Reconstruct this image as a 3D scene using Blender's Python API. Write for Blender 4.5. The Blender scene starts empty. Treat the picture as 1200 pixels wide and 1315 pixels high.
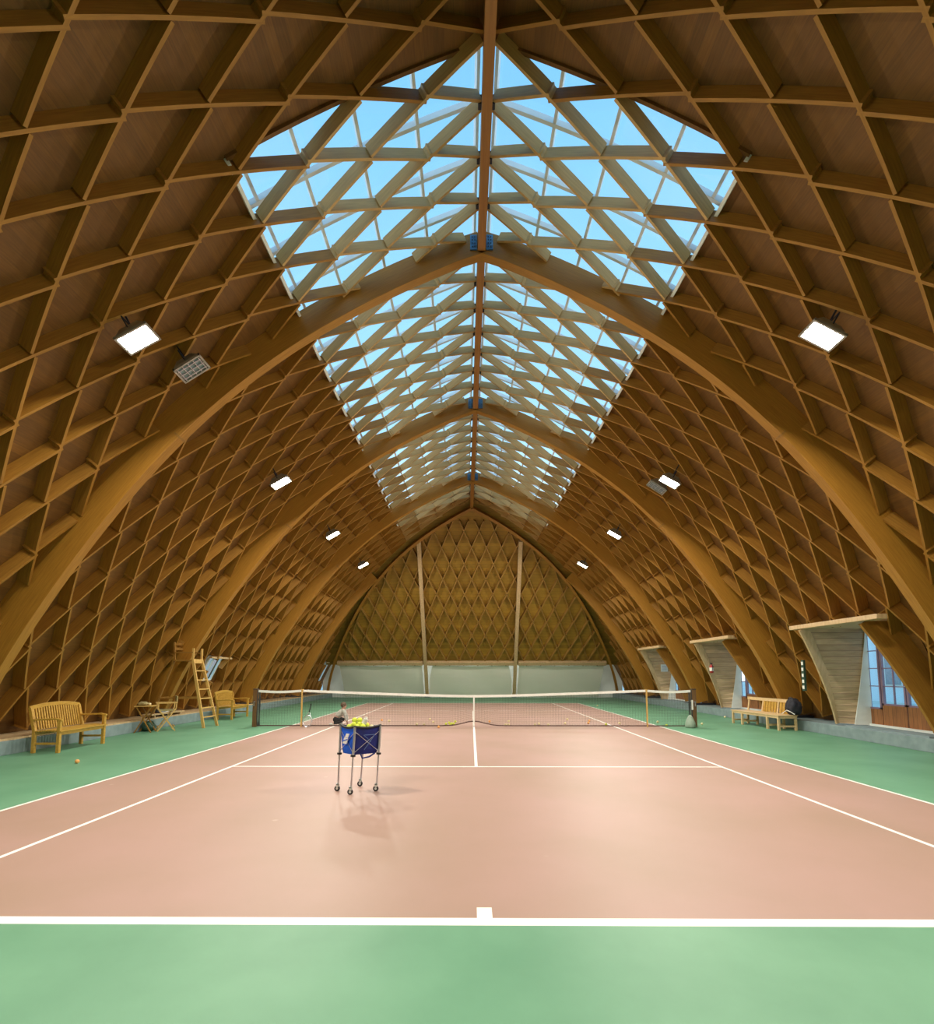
import bpy, bmesh, math, random
from mathutils import Vector, Matrix
random.seed(7)
S = bpy.context.scene
COL = S.collection
PI = math.pi

# ------------------------------------------------------------------ camera
CX, D0, CH = -0.0885, 15.279, 1.5689           # camera x, distance behind the net, height
TH, YA, FPX = 0.0958, 0.0074, 664.86
cd = bpy.data.cameras.new('camera'); cam = bpy.data.objects.new('camera', cd); COL.objects.link(cam)
cam.location = (CX, -D0, CH); cam.rotation_euler = (PI/2 + TH, 0, YA)
cd.sensor_width = 36; cd.sensor_fit = 'AUTO'; cd.lens = FPX/1315*36
cd.shift_y = (800-657.5)/1315; cd.clip_start = .05; cd.clip_end = 500
S.camera = cam
# ------------------------------------------------------------------ view, sky
vs = S.view_settings
vs.view_transform = 'Standard'; vs.look = 'None'; vs.gamma = 1; vs.use_curve_mapping = False
vs.exposure = 0.0
LAMP_W = 345.0
W = bpy.data.worlds.new('world'); S.world = W; W.use_nodes = True
nt = W.node_tree; nt.nodes.clear()
wo = nt.nodes.new('ShaderNodeOutputWorld'); bg = nt.nodes.new('ShaderNodeBackground')
tc = nt.nodes.new('ShaderNodeTexCoord'); sx = nt.nodes.new('ShaderNodeSeparateXYZ')
cr = nt.nodes.new('ShaderNodeValToRGB')
nt.links.new(tc.outputs['Generated'], sx.inputs[0]); nt.links.new(sx.outputs['Z'], cr.inputs[0])
cr.color_ramp.elements[0].position = 0.0; cr.color_ramp.elements[0].color = (1.35, 1.45, 1.5, 1)
e = cr.color_ramp.elements.new(.42); e.color = (.33, .60, .84, 1)
cr.color_ramp.elements[2].position = 0.85; cr.color_ramp.elements[2].color = (.15, .40, .70, 1)
nt.links.new(cr.outputs[0], bg.inputs[0]); bg.inputs[1].default_value = 1.7
nt.links.new(bg.outputs[0], wo.inputs[0])

# ------------------------------------------------------------------ materials
def mat(name, col, rough=.6, metal=0., col2=None, scale=6., stretch=(1, 1, 1), src='Object', amt=1., bump=0., spec=.5, detail=4., speck=None):
    m = bpy.data.materials.new(name); m.use_nodes = True
    n = m.node_tree; b = n.nodes['Principled BSDF']
    b.inputs['Roughness'].default_value = rough; b.inputs['Metallic'].default_value = metal
    b.inputs['Specular IOR Level'].default_value = spec
    c4 = (*col, 1)
    b.inputs['Base Color'].default_value = c4
    t = n.nodes.new('ShaderNodeTexCoord'); mp = n.nodes.new('ShaderNodeMapping')
    mp.inputs['Scale'].default_value = stretch
    n.links.new(t.outputs[src], mp.inputs[0])
    ns = n.nodes.new('ShaderNodeTexNoise'); ns.inputs['Scale'].default_value = scale; ns.inputs['Detail'].default_value = detail
    n.links.new(mp.outputs[0], ns.inputs[0])
    r = n.nodes.new('ShaderNodeValToRGB'); r.color_ramp.elements[0].position = .32; r.color_ramp.elements[1].position = .68
    c2 = col2 or tuple(x*.75 for x in col)
    r.color_ramp.elements[0].color = c4; r.color_ramp.elements[1].color = (*c2, 1)
    n.links.new(ns.outputs[0], r.inputs[0]); out = r.outputs[0]
    if speck:
        v = n.nodes.new('ShaderNodeTexVoronoi'); v.inputs['Scale'].default_value = speck[0]; n.links.new(mp.outputs[0], v.inputs[0])
        q = n.nodes.new('ShaderNodeValToRGB'); q.color_ramp.elements[0].position = speck[1]*.5; q.color_ramp.elements[1].position = speck[1]
        q.color_ramp.elements[0].color = (1, 1, 1, 1); q.color_ramp.elements[1].color = (0, 0, 0, 1)
        n.links.new(v.outputs['Distance'], q.inputs[0])
        mx = n.nodes.new('ShaderNodeMix'); mx.data_type = 'RGBA'; n.links.new(q.outputs[0], mx.inputs[0])
        n.links.new(out, mx.inputs[6]); mx.inputs[7].default_value = (*speck[2], 1); out = mx.outputs[2]
    n.links.new(out, b.inputs['Base Color'])
    if bump:
        bp = n.nodes.new('ShaderNodeBump'); bp.inputs['Strength'].default_value = bump; bp.inputs['Distance'].default_value = .01
        n.links.new(ns.outputs[0], bp.inputs['Height']); n.links.new(bp.outputs[0], b.inputs['Normal'])
    return m

def planks(name, col, col2, width, axis='X', rough=.6, gap=(.05, .03, .015), src='UV', grain=1., gapw=.05):
    """boards laid side by side: dark joints, a tint of its own for each board, grain along the board"""
    m = mat(name, col, rough, col2=col2, scale=3., stretch=(18*grain, 1.2, 1.2) if axis == 'X' else (1.2, 18*grain, 1.2) if axis == 'Y' else (1.2, 1.2, 18*grain), src=src)
    n = m.node_tree; b = n.nodes['Principled BSDF']; base = b.inputs['Base Color'].links[0].from_socket
    t = n.nodes.new('ShaderNodeTexCoord'); s = n.nodes.new('ShaderNodeSeparateXYZ'); n.links.new(t.outputs[src], s.inputs[0])
    def M(op, a, bb=None):
        x = n.nodes.new('ShaderNodeMath'); x.operation = op
        for i, v in enumerate((a, bb)):
            if v is None: continue
            if isinstance(v, (int, float)): x.inputs[i].default_value = v
            else: n.links.new(v, x.inputs[i])
        return x.outputs[0]
    u = M('DIVIDE', s.outputs[axis], width); fr = M('FRACT', u); fl = M('FLOOR', u)
    wn = n.nodes.new('ShaderNodeTexWhiteNoise'); wn.noise_dimensions = '1D'; n.links.new(fl, wn.inputs['W'])
    tint = M('ADD', M('MULTIPLY', wn.outputs['Value'], .3), .8)
    vm = n.nodes.new('ShaderNodeMix'); vm.data_type = 'RGBA'; vm.blend_type = 'MULTIPLY'; vm.inputs[0].default_value = 1
    n.links.new(base, vm.inputs[6]); cb = n.nodes.new('ShaderNodeCombineColor')
    for i in range(3): n.links.new(tint, cb.inputs[i])
    n.links.new(cb.outputs[0], vm.inputs[7])
    g = M('LESS_THAN', fr, gapw)
    mx = n.nodes.new('ShaderNodeMix'); mx.data_type = 'RGBA'; n.links.new(g, mx.inputs[0])
    n.links.new(vm.outputs[2], mx.inputs[6]); mx.inputs[7].default_value = (*gap, 1)
    n.links.new(mx.outputs[2], b.inputs['Base Color'])
    return m

def glass(name, tint, gl=.06, rough=.05):
    m = bpy.data.materials.new(name); m.use_nodes = True; n = m.node_tree; n.nodes.clear()
    o = n.nodes.new('ShaderNodeOutputMaterial'); t = n.nodes.new('ShaderNodeBsdfTransparent'); g = n.nodes.new('ShaderNodeBsdfGlossy')
    x = n.nodes.new('ShaderNodeMixShader'); t.inputs[0].default_value = (*tint, 1); g.inputs[1].default_value = rough
    x.inputs[0].default_value = gl
    n.links.new(t.outputs[0], x.inputs[1]); n.links.new(g.outputs[0], x.inputs[2]); n.links.new(x.outputs[0], o.inputs[0])
    return m

def emit(name, col, st):
    m = bpy.data.materials.new(name); m.use_nodes = True; b = m.node_tree.nodes['Principled BSDF']
    b.inputs['Base Color'].default_value = (.8, .8, .8, 1)
    b.inputs['Emission Color'].default_value = (*col, 1); b.inputs['Emission Strength'].default_value = st
    return m

WD = (.38, .178, .022); WD2 = (.28, .126, .014)
M_ = dict(
    arch=mat('glulam timber', (.43, .20, .024), .5, col2=(.33, .148, .016), scale=3, stretch=(.8, 14, 14), src='UV', speck=(.9, .018, (.12, .05, .02))),
    lam=mat('lamella timber', WD, .55, col2=WD2, scale=3, stretch=(1, 12, 12), src='UV', speck=(1.6, .02, (.14, .06, .02))),
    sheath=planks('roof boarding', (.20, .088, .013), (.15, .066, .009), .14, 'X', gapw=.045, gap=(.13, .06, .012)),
    gsheath=planks('gable boarding', (.42, .245, .026), (.33, .19, .02), .16, 'Y', gapw=.05, gap=(.16, .09, .02)),
    glam=mat('gable lamella timber', (.40, .22, .045), .55, col2=(.28, .15, .03), scale=3, stretch=(1, 12, 12), src='UV'),
    cheek=planks('pale horizontal boarding', (.60, .43, .26), (.48, .33, .19), .15, 'Z', src='Object', gapw=.07, gap=(.2, .12, .06), grain=.6),
    pale=mat('pale planed timber', (.62, .44, .24), .5, col2=(.5, .34, .17), scale=3, stretch=(6, 6, 1.), src='Object'),
    daylit_lam=mat('lamella timber tinted for daylight', (.60, .38, .14), .55, col2=(.50, .31, .11), scale=3, stretch=(1, 12, 12), src='UV'),  # paler copy of the lamella timber, skylight daylight put into its colour
    ridge=mat('ridge timber', (.42, .19, .04), .5, col2=(.33, .14, .028), scale=2, stretch=(14, .6, 14), src='Object'),
    teak=mat('teak', (.56, .33, .055), .45, col2=(.44, .24, .035), scale=4, stretch=(9, 2, 9), src='Object'),
    birch=mat('light birch', (.74, .53, .28), .5, col2=(.62, .42, .2), scale=4, stretch=(9, 2, 9), src='Object'),
    ladder=mat('ladder wood', (.66, .42, .13), .5, col2=(.52, .31, .08), scale=4, stretch=(9, 9, 1.5), src='Object'),
    brown=mat('mid brown timber', (.34, .17, .03), .5, col2=(.25, .12, .02), scale=4, stretch=(9, 9, 1.5), src='Object'),
    post=mat('brown post timber', (.17, .085, .03), .5, col2=(.12, .055, .02), scale=5, stretch=(9, 9, 1.2), src='Object'),
    door=planks('reddish door timber', (.36, .145, .04), (.27, .10, .03), .11, 'Y', src='Object', gapw=.07, gap=(.12, .05, .02), grain=.5),
    doorframe=mat('door frame paint', (.30, .20, .27), .4, col2=(.25, .16, .22), scale=5),
    white=mat('white paint', (.78, .80, .74), .6, col2=(.70, .73, .67), scale=2.),
    plaster=mat('pale plaster', (.60, .66, .62), .8, col2=(.54, .60, .57), scale=1.5),
    sheet=mat('off white sheet', (.93, .90, .80), .8, col2=(.90, .87, .77), scale=.7),
    concrete=mat('grey painted concrete', (.25, .32, .32), .7, col2=(.19, .25, .25), scale=5., bump=.2),
    green=mat('green acrylic court', (.155, .345, .205), .50, col2=(.118, .285, .165), scale=1.1, detail=8, bump=.05, spec=.35),
    clay=mat('terracotta acrylic court', (.41, .255, .21), .50, col2=(.355, .23, .17), scale=.55, detail=9, bump=.05, spec=.35, speck=(.9, .035, (.44, .30, .24))),
    line=mat('white court line', (.88, .87, .80), .5, col2=(.82, .80, .72), scale=7, spec=.3),
    band=mat('white net tape', (.80, .79, .72), .7, scale=8, col2=(.74, .73, .66)),
    cord=mat('black net cord', (.05, .055, .05), .8),
    netred=mat('dark net foot tape', (.10, .05, .04), .8),
    steel=mat('aluminium tube', (.62, .62, .66), .3, .8, col2=(.55, .55, .6)),
    black=mat('black plastic', (.02, .02, .022), .5),
    hole=mat('black flashing', (.012, .014, .022), .35),
    bluebag=mat('bright blue fabric', (.008, .12, .75), .7, col2=(.006, .09, .6), scale=9),
    navybag=mat('navy blue fabric', (.005, .012, .19), .7, col2=(.003, .008, .10), scale=9),
    greyblue=mat('grey print', (.10, .16, .36), .7),
    ball=mat('yellow felt', (.74, .80, .10), .9, col2=(.62, .7, .07), scale=20),
    oball=mat('orange felt', (.88, .45, .16), .9, col2=(.8, .36, .1), scale=20),
    pball=mat('pale worn felt', (.82, .72, .42), .9, col2=(.74, .62, .34), scale=20),
    plate=mat('blue grey steel plate', (.12, .27, .42), .4, .5, col2=(.05, .11, .2), scale=14),
    dsteel=mat('dark steel bracket', (.035, .04, .055), .5, .4),
    alu=mat('pale glazing bar', (.80, .86, .90), .5, col2=(.74, .81, .86), scale=4),
    shirt=mat('pale grey cotton', (.62, .62, .54), .9, col2=(.55, .55, .47), scale=9),
    trouser=mat('black cotton', (.02, .018, .02), .9),
    skin=mat('skin', (.62, .36, .25), .6), hair=mat('brown hair', (.16, .10, .06), .8, col2=(.1, .06, .03), scale=30),
    red=mat('red paint', (.5, .03, .02), .4), darkgreen=mat('dark green paint', (.03, .08, .05), .5),
    fabric=mat('black nylon', (.012, .012, .018), .75, col2=(.02, .02, .03), scale=12, bump=.4),
    canvas=mat('faded olive canvas', (.36, .30, .14), .8, col2=(.3, .25, .1), scale=10),
    grass=mat('pale frosty grass', (.72, .82, .74), .9, scale=1.), facade=mat('pale blue render', (.82, .93, .96), .8, col2=(.79, .91, .95), scale=.5),
    roofblue=mat('blue slate', (.16, .34, .52), .7), wglass=mat('window glass', (.18, .30, .36), .1),
    rose=mat('pink render', (.72, .48, .40), .8),
    lens=emit('lit lamp glass', (1., .97, .86), 60.), off=mat('unlit louvre', (.42, .43, .38), .35, .6),
    skyg=glass('skylight glass', (.95, .98, .985), .03), dglass=glass('door glass', (.90, .96, .99), .07),
)

# ------------------------------------------------------------------ mesh builder
class MB:
    def __init__(s): s.v = []; s.f = []; s.uv = []; s.mi = []
    def quad(s, pts, uv=None, mi=0):
        i = len(s.v); s.v += [tuple(p) for p in pts]; s.f.append(tuple(range(i, i+len(pts))))
        s.uv.append(uv or [(0, 0)]*len(pts)); s.mi.append(mi)
    def box(s, a, b, R=None, mi=0, c=None):
        """axis box from a to b; R optional matrix about c"""
        x0, y0, z0 = a; x1, y1, z1 = b
        P = [Vector(p) for p in ((x0, y0, z0), (x1, y0, z0), (x1, y1, z0), (x0, y1, z0), (x0, y0, z1), (x1, y0, z1), (x1, y1, z1), (x0, y1, z1))]
        if R is not None:
            c = Vector(c or (0, 0, 0)); P = [R @ (p-c)+c for p in P]
        i = len(s.v); s.v += [tuple(p) for p in P]
        for f in ((0, 3, 2, 1), (4, 5, 6, 7), (0, 1, 5, 4), (1, 2, 6, 5), (2, 3, 7, 6), (3, 0, 4, 7)):
            s.f.append(tuple(i+k for k in f)); s.uv.append([(0, 0)]*4); s.mi.append(mi)
        return s
    def bar(s, p, q, w, h, up=(0, 0, 1), mi=0):
        """rectangular bar from p to q, w wide, h tall (along up)"""
        p = Vector(p); q = Vector(q); d = (q-p); L = d.length; d.normalize(); up = Vector(up)
        sd = d.cross(up)
        if sd.length < 1e-4: sd = d.cross(Vector((0, 1, 0)))
        sd.normalize(); u = sd.cross(d).normalized()
        s.sweep([p, q], [(sd, u)]*2, w, h, mi=mi); return s
    def sweep(s, C, fr, w, h, mi=0, u0=0.):
        """rectangle w (side) x h (up), centred, swept along C with frames (side, up); w,h may be lists"""
        n = len(C); i = len(s.v); L = u0; Ls = []
        for k in range(n):
            if k: L += (Vector(C[k])-Vector(C[k-1])).length
            Ls.append(L)
            sd, u = fr[k]; ww = w[k] if isinstance(w, list) else w; hh = h[k] if isinstance(h, list) else h
            c = Vector(C[k])
            for a, b in ((-1, -1), (1, -1), (1, 1), (-1, 1)): s.v.append(tuple(c+sd*(a*ww/2)+u*(b*hh/2)))
        ww = w[0] if isinstance(w, list) else w; hh = h[0] if isinstance(h, list) else h
        vv = [0, ww, ww+hh, 2*ww+hh, 2*ww+2*hh]
        for k in range(n-1):
            for j in range(4):
                a = i+4*k+j; b = i+4*k+(j+1) % 4
                s.f.append((a, b, b+4, a+4)); s.uv.append([(Ls[k], vv[j]), (Ls[k], vv[j+1]), (Ls[k+1], vv[j+1]), (Ls[k+1], vv[j])]); s.mi.append(mi)
        s.f.append((i+3, i+2, i+1, i)); s.uv.append([(0, 0)]*4); s.mi.append(mi)
        e = i+4*(n-1); s.f.append((e, e+1, e+2, e+3)); s.uv.append([(0, 0)]*4); s.mi.append(mi)
        return s
    def tube(s, pts, r, n=8, mi=0, closed=False):
        pts = [Vector(p) for p in pts]; N = len(pts); i = len(s.v); prev = None
        for k, p in enumerate(pts):
            if closed: d = pts[(k+1) % N]-pts[k-1]
            else: d = pts[min(k+1, N-1)]-pts[max(k-1, 0)]
            d.normalize()
            if prev is None:
                a = Vector((0, 0, 1)) if abs(d.z) < .9 else Vector((1, 0, 0)); sd = d.cross(a).normalized()
            else: sd = (prev-d*prev.dot(d)).normalized()
            prev = sd; u = d.cross(sd); rr = r[k] if isinstance(r, list) else r
            for j in range(n):
                t = 2*PI*j/n; s.v.append(tuple(p+sd*(rr*math.cos(t))+u*(rr*math.sin(t))))
        for k in range(N if closed else N-1):
            for j in range(n):
                a = i+n*k+j; b = i+n*k+(j+1) % n; k2 = (k+1) % N
                s.f.append((a, b, i+n*k2+(j+1) % n, i+n*k2+j)); s.uv.append([(0, 0)]*4); s.mi.append(mi)
        if not closed:
            s.f.append(tuple(i+j for j in reversed(range(n)))); s.uv.append([(0, 0)]*n); s.mi.append(mi)
            e = i+n*(N-1); s.f.append(tuple(e+j for j in range(n))); s.uv.append([(0, 0)]*n); s.mi.append(mi)
        return s
    def lathe(s, prof, c=(0, 0, 0), n=16, mi=0, axis='z'):
        i = len(s.v); m = len(prof)
        for r, z in prof:
            for j in range(n):
                t = 2*PI*j/n; p = (r*math.cos(t), r*math.sin(t), z)
                if axis == 'y': p = (p[0], z, p[1])
                if axis == 'x': p = (z, p[0], p[1])
                s.v.append((c[0]+p[0], c[1]+p[1], c[2]+p[2]))
        for k in range(m-1):
            for j in range(n):
                s.f.append((i+n*k+j, i+n*k+(j+1) % n, i+n*(k+1)+(j+1) % n, i+n*(k+1)+j)); s.uv.append([(0, 0)]*4); s.mi.append(mi)
        s.f.append(tuple(i+j for j in reversed(range(n)))); s.uv.append([(0, 0)]*n); s.mi.append(mi)
        e = i+n*(m-1); s.f.append(tuple(e+j for j in range(n))); s.uv.append([(0, 0)]*n); s.mi.append(mi)
        return s
    def prism(s, poly, ext, mi=0, uv=None):
        """polygon (3D points) extruded by vector ext"""
        ext = Vector(ext); n = len(poly); i = len(s.v)
        s.v += [tuple(Vector(p)) for p in poly]+[tuple(Vector(p)+ext) for p in poly]
        s.f.append(tuple(i+k for k in range(n))); s.uv.append(uv or [(0, 0)]*n); s.mi.append(mi)
        s.f.append(tuple(i+n+k for k in reversed(range(n)))); s.uv.append(list(reversed(uv)) if uv else [(0, 0)]*n); s.mi.append(mi)
        for k in range(n):
            a, b = i+k, i+(k+1) % n; s.f.append((a, a+n, b+n, b)); s.uv.append([(0, 0)]*4); s.mi.append(mi)
        return s
    def sphere(s, c, r, n=12, m=8, mi=0, sc=(1, 1, 1)):
        i = len(s.v); pr = [(math.sin(PI*k/m), -math.cos(PI*k/m)) for k in range(1, m)]
        for a, z in pr:
            for j in range(n):
                t = 2*PI*j/n; s.v.append((c[0]+r*a*math.cos(t)*sc[0], c[1]+r*a*math.sin(t)*sc[1], c[2]+r*z*sc[2]))
        b = len(s.v); s.v += [(c[0], c[1], c[2]-r*sc[2]), (c[0], c[1], c[2]+r*sc[2])]
        for k in range(m-2):
            for j in range(n):
                s.f.append((i+n*k+j, i+n*k+(j+1) % n, i+n*(k+1)+(j+1) % n, i+n*(k+1)+j)); s.uv.append([(0, 0)]*4); s.mi.append(mi)
        for j in range(n):
            s.f.append((b, i+(j+1) % n, i+j)); e = i+n*(m-2); s.f.append((b+1, e+j, e+(j+1) % n)); s.uv += [[(0, 0)]*3]*2; s.mi += [mi]*2
        return s
    def build(s, name, mats, parent=None, smooth=False, bevel=0., warp=False, fix=False):
        me = bpy.data.meshes.new(name); me.from_pydata(s.v, [], s.f)
        ul = me.uv_layers.new(name='uv'); k = 0
        for u in s.uv:
            for x in u: ul.data[k].uv = x; k += 1
        if not isinstance(mats, (list, tuple)): mats = [mats]
        for m in mats: me.materials.append(M_[m] if isinstance(m, str) else m)
        me.polygons.foreach_set('material_index', s.mi)
        if warp:
            for v in me.vertices: v.co.x += skew(v.co.y, v.co.z)
        if fix:
            bm = bmesh.new(); bm.from_mesh(me); bmesh.ops.recalc_face_normals(bm, faces=bm.faces); bm.to_mesh(me); bm.free()
        if smooth: me.polygons.foreach_set('use_smooth', [True]*len(me.polygons))
        me.update()
        o = bpy.data.objects.new(name, me); COL.objects.link(o)
        if parent: o.parent = parent
        if bevel:
            b = o.modifiers.new('bevel', 'BEVEL'); b.width = bevel; b.segments = 2; b.limit_method = 'ANGLE'
        return o

def tag(o, label=None, cat=None, group=None, kind=None):
    if label: o['label'] = label
    if cat: o['category'] = cat
    if group: o['group'] = group
    if kind: o['kind'] = kind
    return o
def thing(name, label, cat, loc=(0, 0, 0), rz=0, group=None):
    o = bpy.data.objects.new(name, None); COL.objects.link(o); o.location = loc; o.rotation_euler = (0, 0, rz)
    return tag(o, label, cat, group)
def copy_tree(o, parent=None):
    c = o.copy(); COL.objects.link(c)
    if parent: c.parent = parent
    for ch in list(o.children): copy_tree(ch, c)
    return c
def struct(o): o['kind'] = 'structure'; return o
def center(o):
    """move a one-mesh thing's origin to its base centre"""
    me = o.data; xs = [v.co for v in me.vertices]; c = sum(xs, Vector())/len(xs); c.z = min(v.z for v in xs)
    me.transform(Matrix.Translation(-c)); o.location = c; return o
def to_px(P):
    """rough image position, used only to leave out what the photo cannot show"""
    x, y, z = P[0]-CX, P[1]+D0, P[2]-CH
    Z = y*math.cos(TH)+z*math.sin(TH); U = z*math.cos(TH)-y*math.sin(TH)
    if Z < .3: return None
    return 600+FPX*(x+.0074*y)/Z, 800-FPX*U/Z

# ------------------------------------------------------------------ hall profile
K = 1.0406
def prof(t):
    x = K*(1-t)*(8.8408+6.8108*t-3.9934*t*t+11.1256*t**3); z = 1.569+(9.331*t-1.569)*K
    return x, z
NP = 400
PR = [prof(i/NP) for i in range(NP+1)]            # right half, foot to apex
def tangent(i):
    a = PR[max(i-1, 0)]; b = PR[min(i+1, NP)]; dx, dz = b[0]-a[0], b[1]-a[1]; n = math.hypot(dx, dz); return dx/n, dz/n
def offs(i): t = i/NP; return .29+.13*(1-t)         # inner edge of the lamellae beyond the arch soffit
def ldep(i): t = i/NP; return .20+.09*(1-t)         # lamella depth
def off_pt(i, o):
    tx, tz = tangent(i); return PR[i][0]+tz*o, PR[i][1]-tx*o
# arc length from the ridge along the lamella surface
SUR = [off_pt(i, offs(i)) for i in range(NP+1)]
ARC = [0]*(NP+1)
for i in range(NP-1, -1, -1):
    ARC[i] = ARC[i+1]+math.hypot(SUR[i][0]-SUR[i+1][0], SUR[i][1]-SUR[i+1][1])
EXT = SUR[NP][0]/abs(tangent(NP)[0])
ARC = [a+EXT for a in ARC]                          # arc 0 lies on the centre plane
STOT = ARC[0]
def idx(s):
    lo, hi = 0, NP
    while hi-lo > 1:
        m = (lo+hi)//2
        if ARC[m] > s: lo = m
        else: hi = m
    return lo, (ARC[lo]-s)/max(ARC[lo]-ARC[hi], 1e-9)
def surf(s, extra=0., sg=1):
    """point and outward normal at arc s; extra: metres beyond the lamella inner edge; fraction of depth if tuple"""
    s = max(s, 0.)
    if s < EXT:
        tx, tz = tangent(NP); p = off_pt(NP, offs(NP)+extra)
        f = 1-s/EXT; return Vector((sg*p[0]*(1-f), 0, p[1]+tz/abs(tx)*p[0]*f)), Vector((sg*tz, 0, -tx))
    i, a = idx(s); i2 = min(i+1, NP)
    def P(k):
        e = extra*ldep(k) if False else extra
        return off_pt(k, offs(k)+e)
    p, q = P(i), P(i2); x = p[0]*(1-a)+q[0]*a; z = p[1]*(1-a)+q[1]*a
    tx, tz = tangent(i); return Vector((sg*max(x, .0), 0, z)), Vector((sg*tz, 0, -tx))
def depth_at(s): i, a = idx(max(s, 0)); return ldep(i)
def px_(z):
    """soffit half width at height z"""
    z0, z1 = PR[0][1], PR[NP][1]
    lo, hi = 0, NP
    if z >= z1: return 0
    while hi-lo > 1:
        m = (lo+hi)//2
        if PR[m][1] < z: lo = m
        else: hi = m
    a = (z-PR[lo][1])/(PR[hi][1]-PR[lo][1]); return PR[lo][0]*(1-a)+PR[hi][0]*a
def skew(y, z):
    """the roof's ridge is a touch out of line with the painted court"""
    return (.22-.0105*(y+D0))*max(0, z/9.7)**1.3
ARY = [9.35+6*k-D0 for k in range(4)]              # arches, world y
WALLY = 18.07
LEAN = .861
def gy(z): return WALLY-LEAN*z
YB = -22.0                                         # back of the hall, behind the camera
SKS, SKN, SKF = 3.80, 6.30-D0, 23.9-D0             # skylight half width in arc, near and far ends
DOORS = [(ARY[k]+1.3, ARY[k]+3.45) for k in range(3)]
DX, DZ = 9.58, 2.65

# ------------------------------------------------------------------ floor with painted court
def floor():
    mb = MB(); hw, hs, L, l5 = 5.485, 4.115, 11.885, .05
    xs = sorted({-12, -hw, -hw+l5, -hs-.025, -hs+.025, -.05, -.025, .025, .05, hs-.025, hs+.025, hw-l5, hw, 12})
    ys = sorted({YB, -L, -L+.10, -L+.25, -6.4-.025, -6.4+.025, 6.4-.025, 6.4+.025, L-.25, L-.10, L, WALLY+2})
    def kind(x, y):
        if abs(x) > hw or abs(y) > L: return 0
        if abs(y) > L-.10: return 2
        if abs(x) > hw-l5: return 2
        if abs(abs(x)-hs) < .025: return 2
        if abs(x) < hs and abs(abs(y)-6.4) < .025: return 2
        if abs(x) < .025 and abs(y) < 6.4: return 2
        if abs(x) < .05 and abs(y) > L-.25: return 2
        return 1
    for i in range(len(xs)-1):
        for j in range(len(ys)-1):
            x0, x1, y0, y1 = xs[i], xs[i+1], ys[j], ys[j+1]
            mb.quad([(x0, y0, 0), (x1, y0, 0), (x1, y1, 0), (x0, y1, 0)], mi=kind((x0+x1)/2, (y0+y1)/2))
    mb.box((-12, YB, -.2), (12, WALLY+2, -.005), mi=0)
    struct(mb.build('floor', ['green', 'clay', 'line']))
floor()
for sg, nm in ((-1, 'trim_1'), (1, 'trim_2')):
    mb = MB()
    mb.box((min(sg*8.97, sg*10.6), YB, 0), (max(sg*8.97, sg*10.6), WALLY+.3, .27))
    o = struct(mb.build(nm, 'concrete', bevel=.01))
    mb = MB(); lo, hi = (9.0, 10.3)
    mb.box((min(sg*lo, sg*hi), YB+.02, .27), (max(sg*lo, sg*hi), WALLY+.2, .31))
    if sg < 0: mb.build('sill_plate', 'pale', o)

# ------------------------------------------------------------------ roof boarding
def dfar(yb, z): return yb+.55*max(0, DZ-z)/2.34
def dnear(ya, z): return ya-.12+.42*max(0, z-.31)/2.34
def in_door(s, y, sg):
    if sg < 0: return False
    p, _ = surf(s); return p.z < DZ and any(a < y < b for a, b in DOORS)
LWIN = [(2.34, 3.20, 1.22, 2.0), (16.2, 16.95, 1.0, 2.09)]      # left windows: y0,y1,z0,z1
def slab(name, sg, s0, s1, y0, y1, holes=()):
    """curved slab of boarding between arcs s0..s1 and y0..y1, with rectangular openings"""
    mb = MB(); n = max(1, int((s1-s0)/.35)); ss = [s0+(s1-s0)*k/n for k in range(n+1)]
    for h in holes: ss += [h[0], h[1]]
    ss = sorted({round(x, 4) for x in ss if s0-1e-6 <= x <= s1+1e-6})
    ys = sorted({round(v, 4) for v in [y0, y1]+[v for h in holes for v in h[2:]]})
    T = .04
    def P(s, y, o):
        p, nn = surf(s, depth_at(s)+o, sg)
        if p.x*sg < .01: p.x = 0
        if sg > 0 and s > sd-.01:
            for (u, v) in DOORS:
                if abs(y-v) < 1e-3: y = dfar(v, p.z)
                elif abs(y-u) < 1e-3: y = dnear(u, p.z)
        return (p.x, y, p.z)
    def solid(i, j):
        if i < 0 or j < 0 or i >= len(ss)-1 or j >= len(ys)-1: return False
        a, b = (ss[i]+ss[i+1])/2, (ys[j]+ys[j+1])/2
        return not any(h[0] < a < h[1] and h[2] < b < h[3] for h in holes)
    for i in range(len(ss)-1):
        for j in range(len(ys)-1):
            if not solid(i, j): continue
            a, b, c, d = ss[i], ss[i+1], ys[j], ys[j+1]
            for o in (0, T):
                mb.quad([P(a, c, o), P(b, c, o), P(b, d, o), P(a, d, o)], uv=[(a, c), (b, c), (b, d), (a, d)])
            for (di, dj, e) in ((-1, 0, ((a, c), (a, d))), (1, 0, ((b, c), (b, d))), (0, -1, ((a, c), (b, c))), (0, 1, ((a, d), (b, d)))):
                if not solid(i+di, j+dj):
                    (p, q), (r, t) = e; mb.quad([P(p, q, 0), P(r, t, 0), P(r, t, T), P(p, q, T)])
    return mb
def s_of_z(z):
    for i in range(NP): 
        if SUR[i][1] >= z: return ARC[i]
    return 0
SW = 9.30
sd = s_of_z(DZ)
dh = [(sd, STOT+1, a, b) for a, b in DOORS]
lh = [(s_of_z(z1), s_of_z(z0), a, b) for a, b, z0, z1 in LWIN]
YE = WALLY+.3
for sg, nm, hs in ((-1, 'wall_left', lh), (1, 'wall_right', dh)):
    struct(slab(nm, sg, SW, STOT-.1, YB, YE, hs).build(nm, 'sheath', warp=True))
ce = MB()
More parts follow.
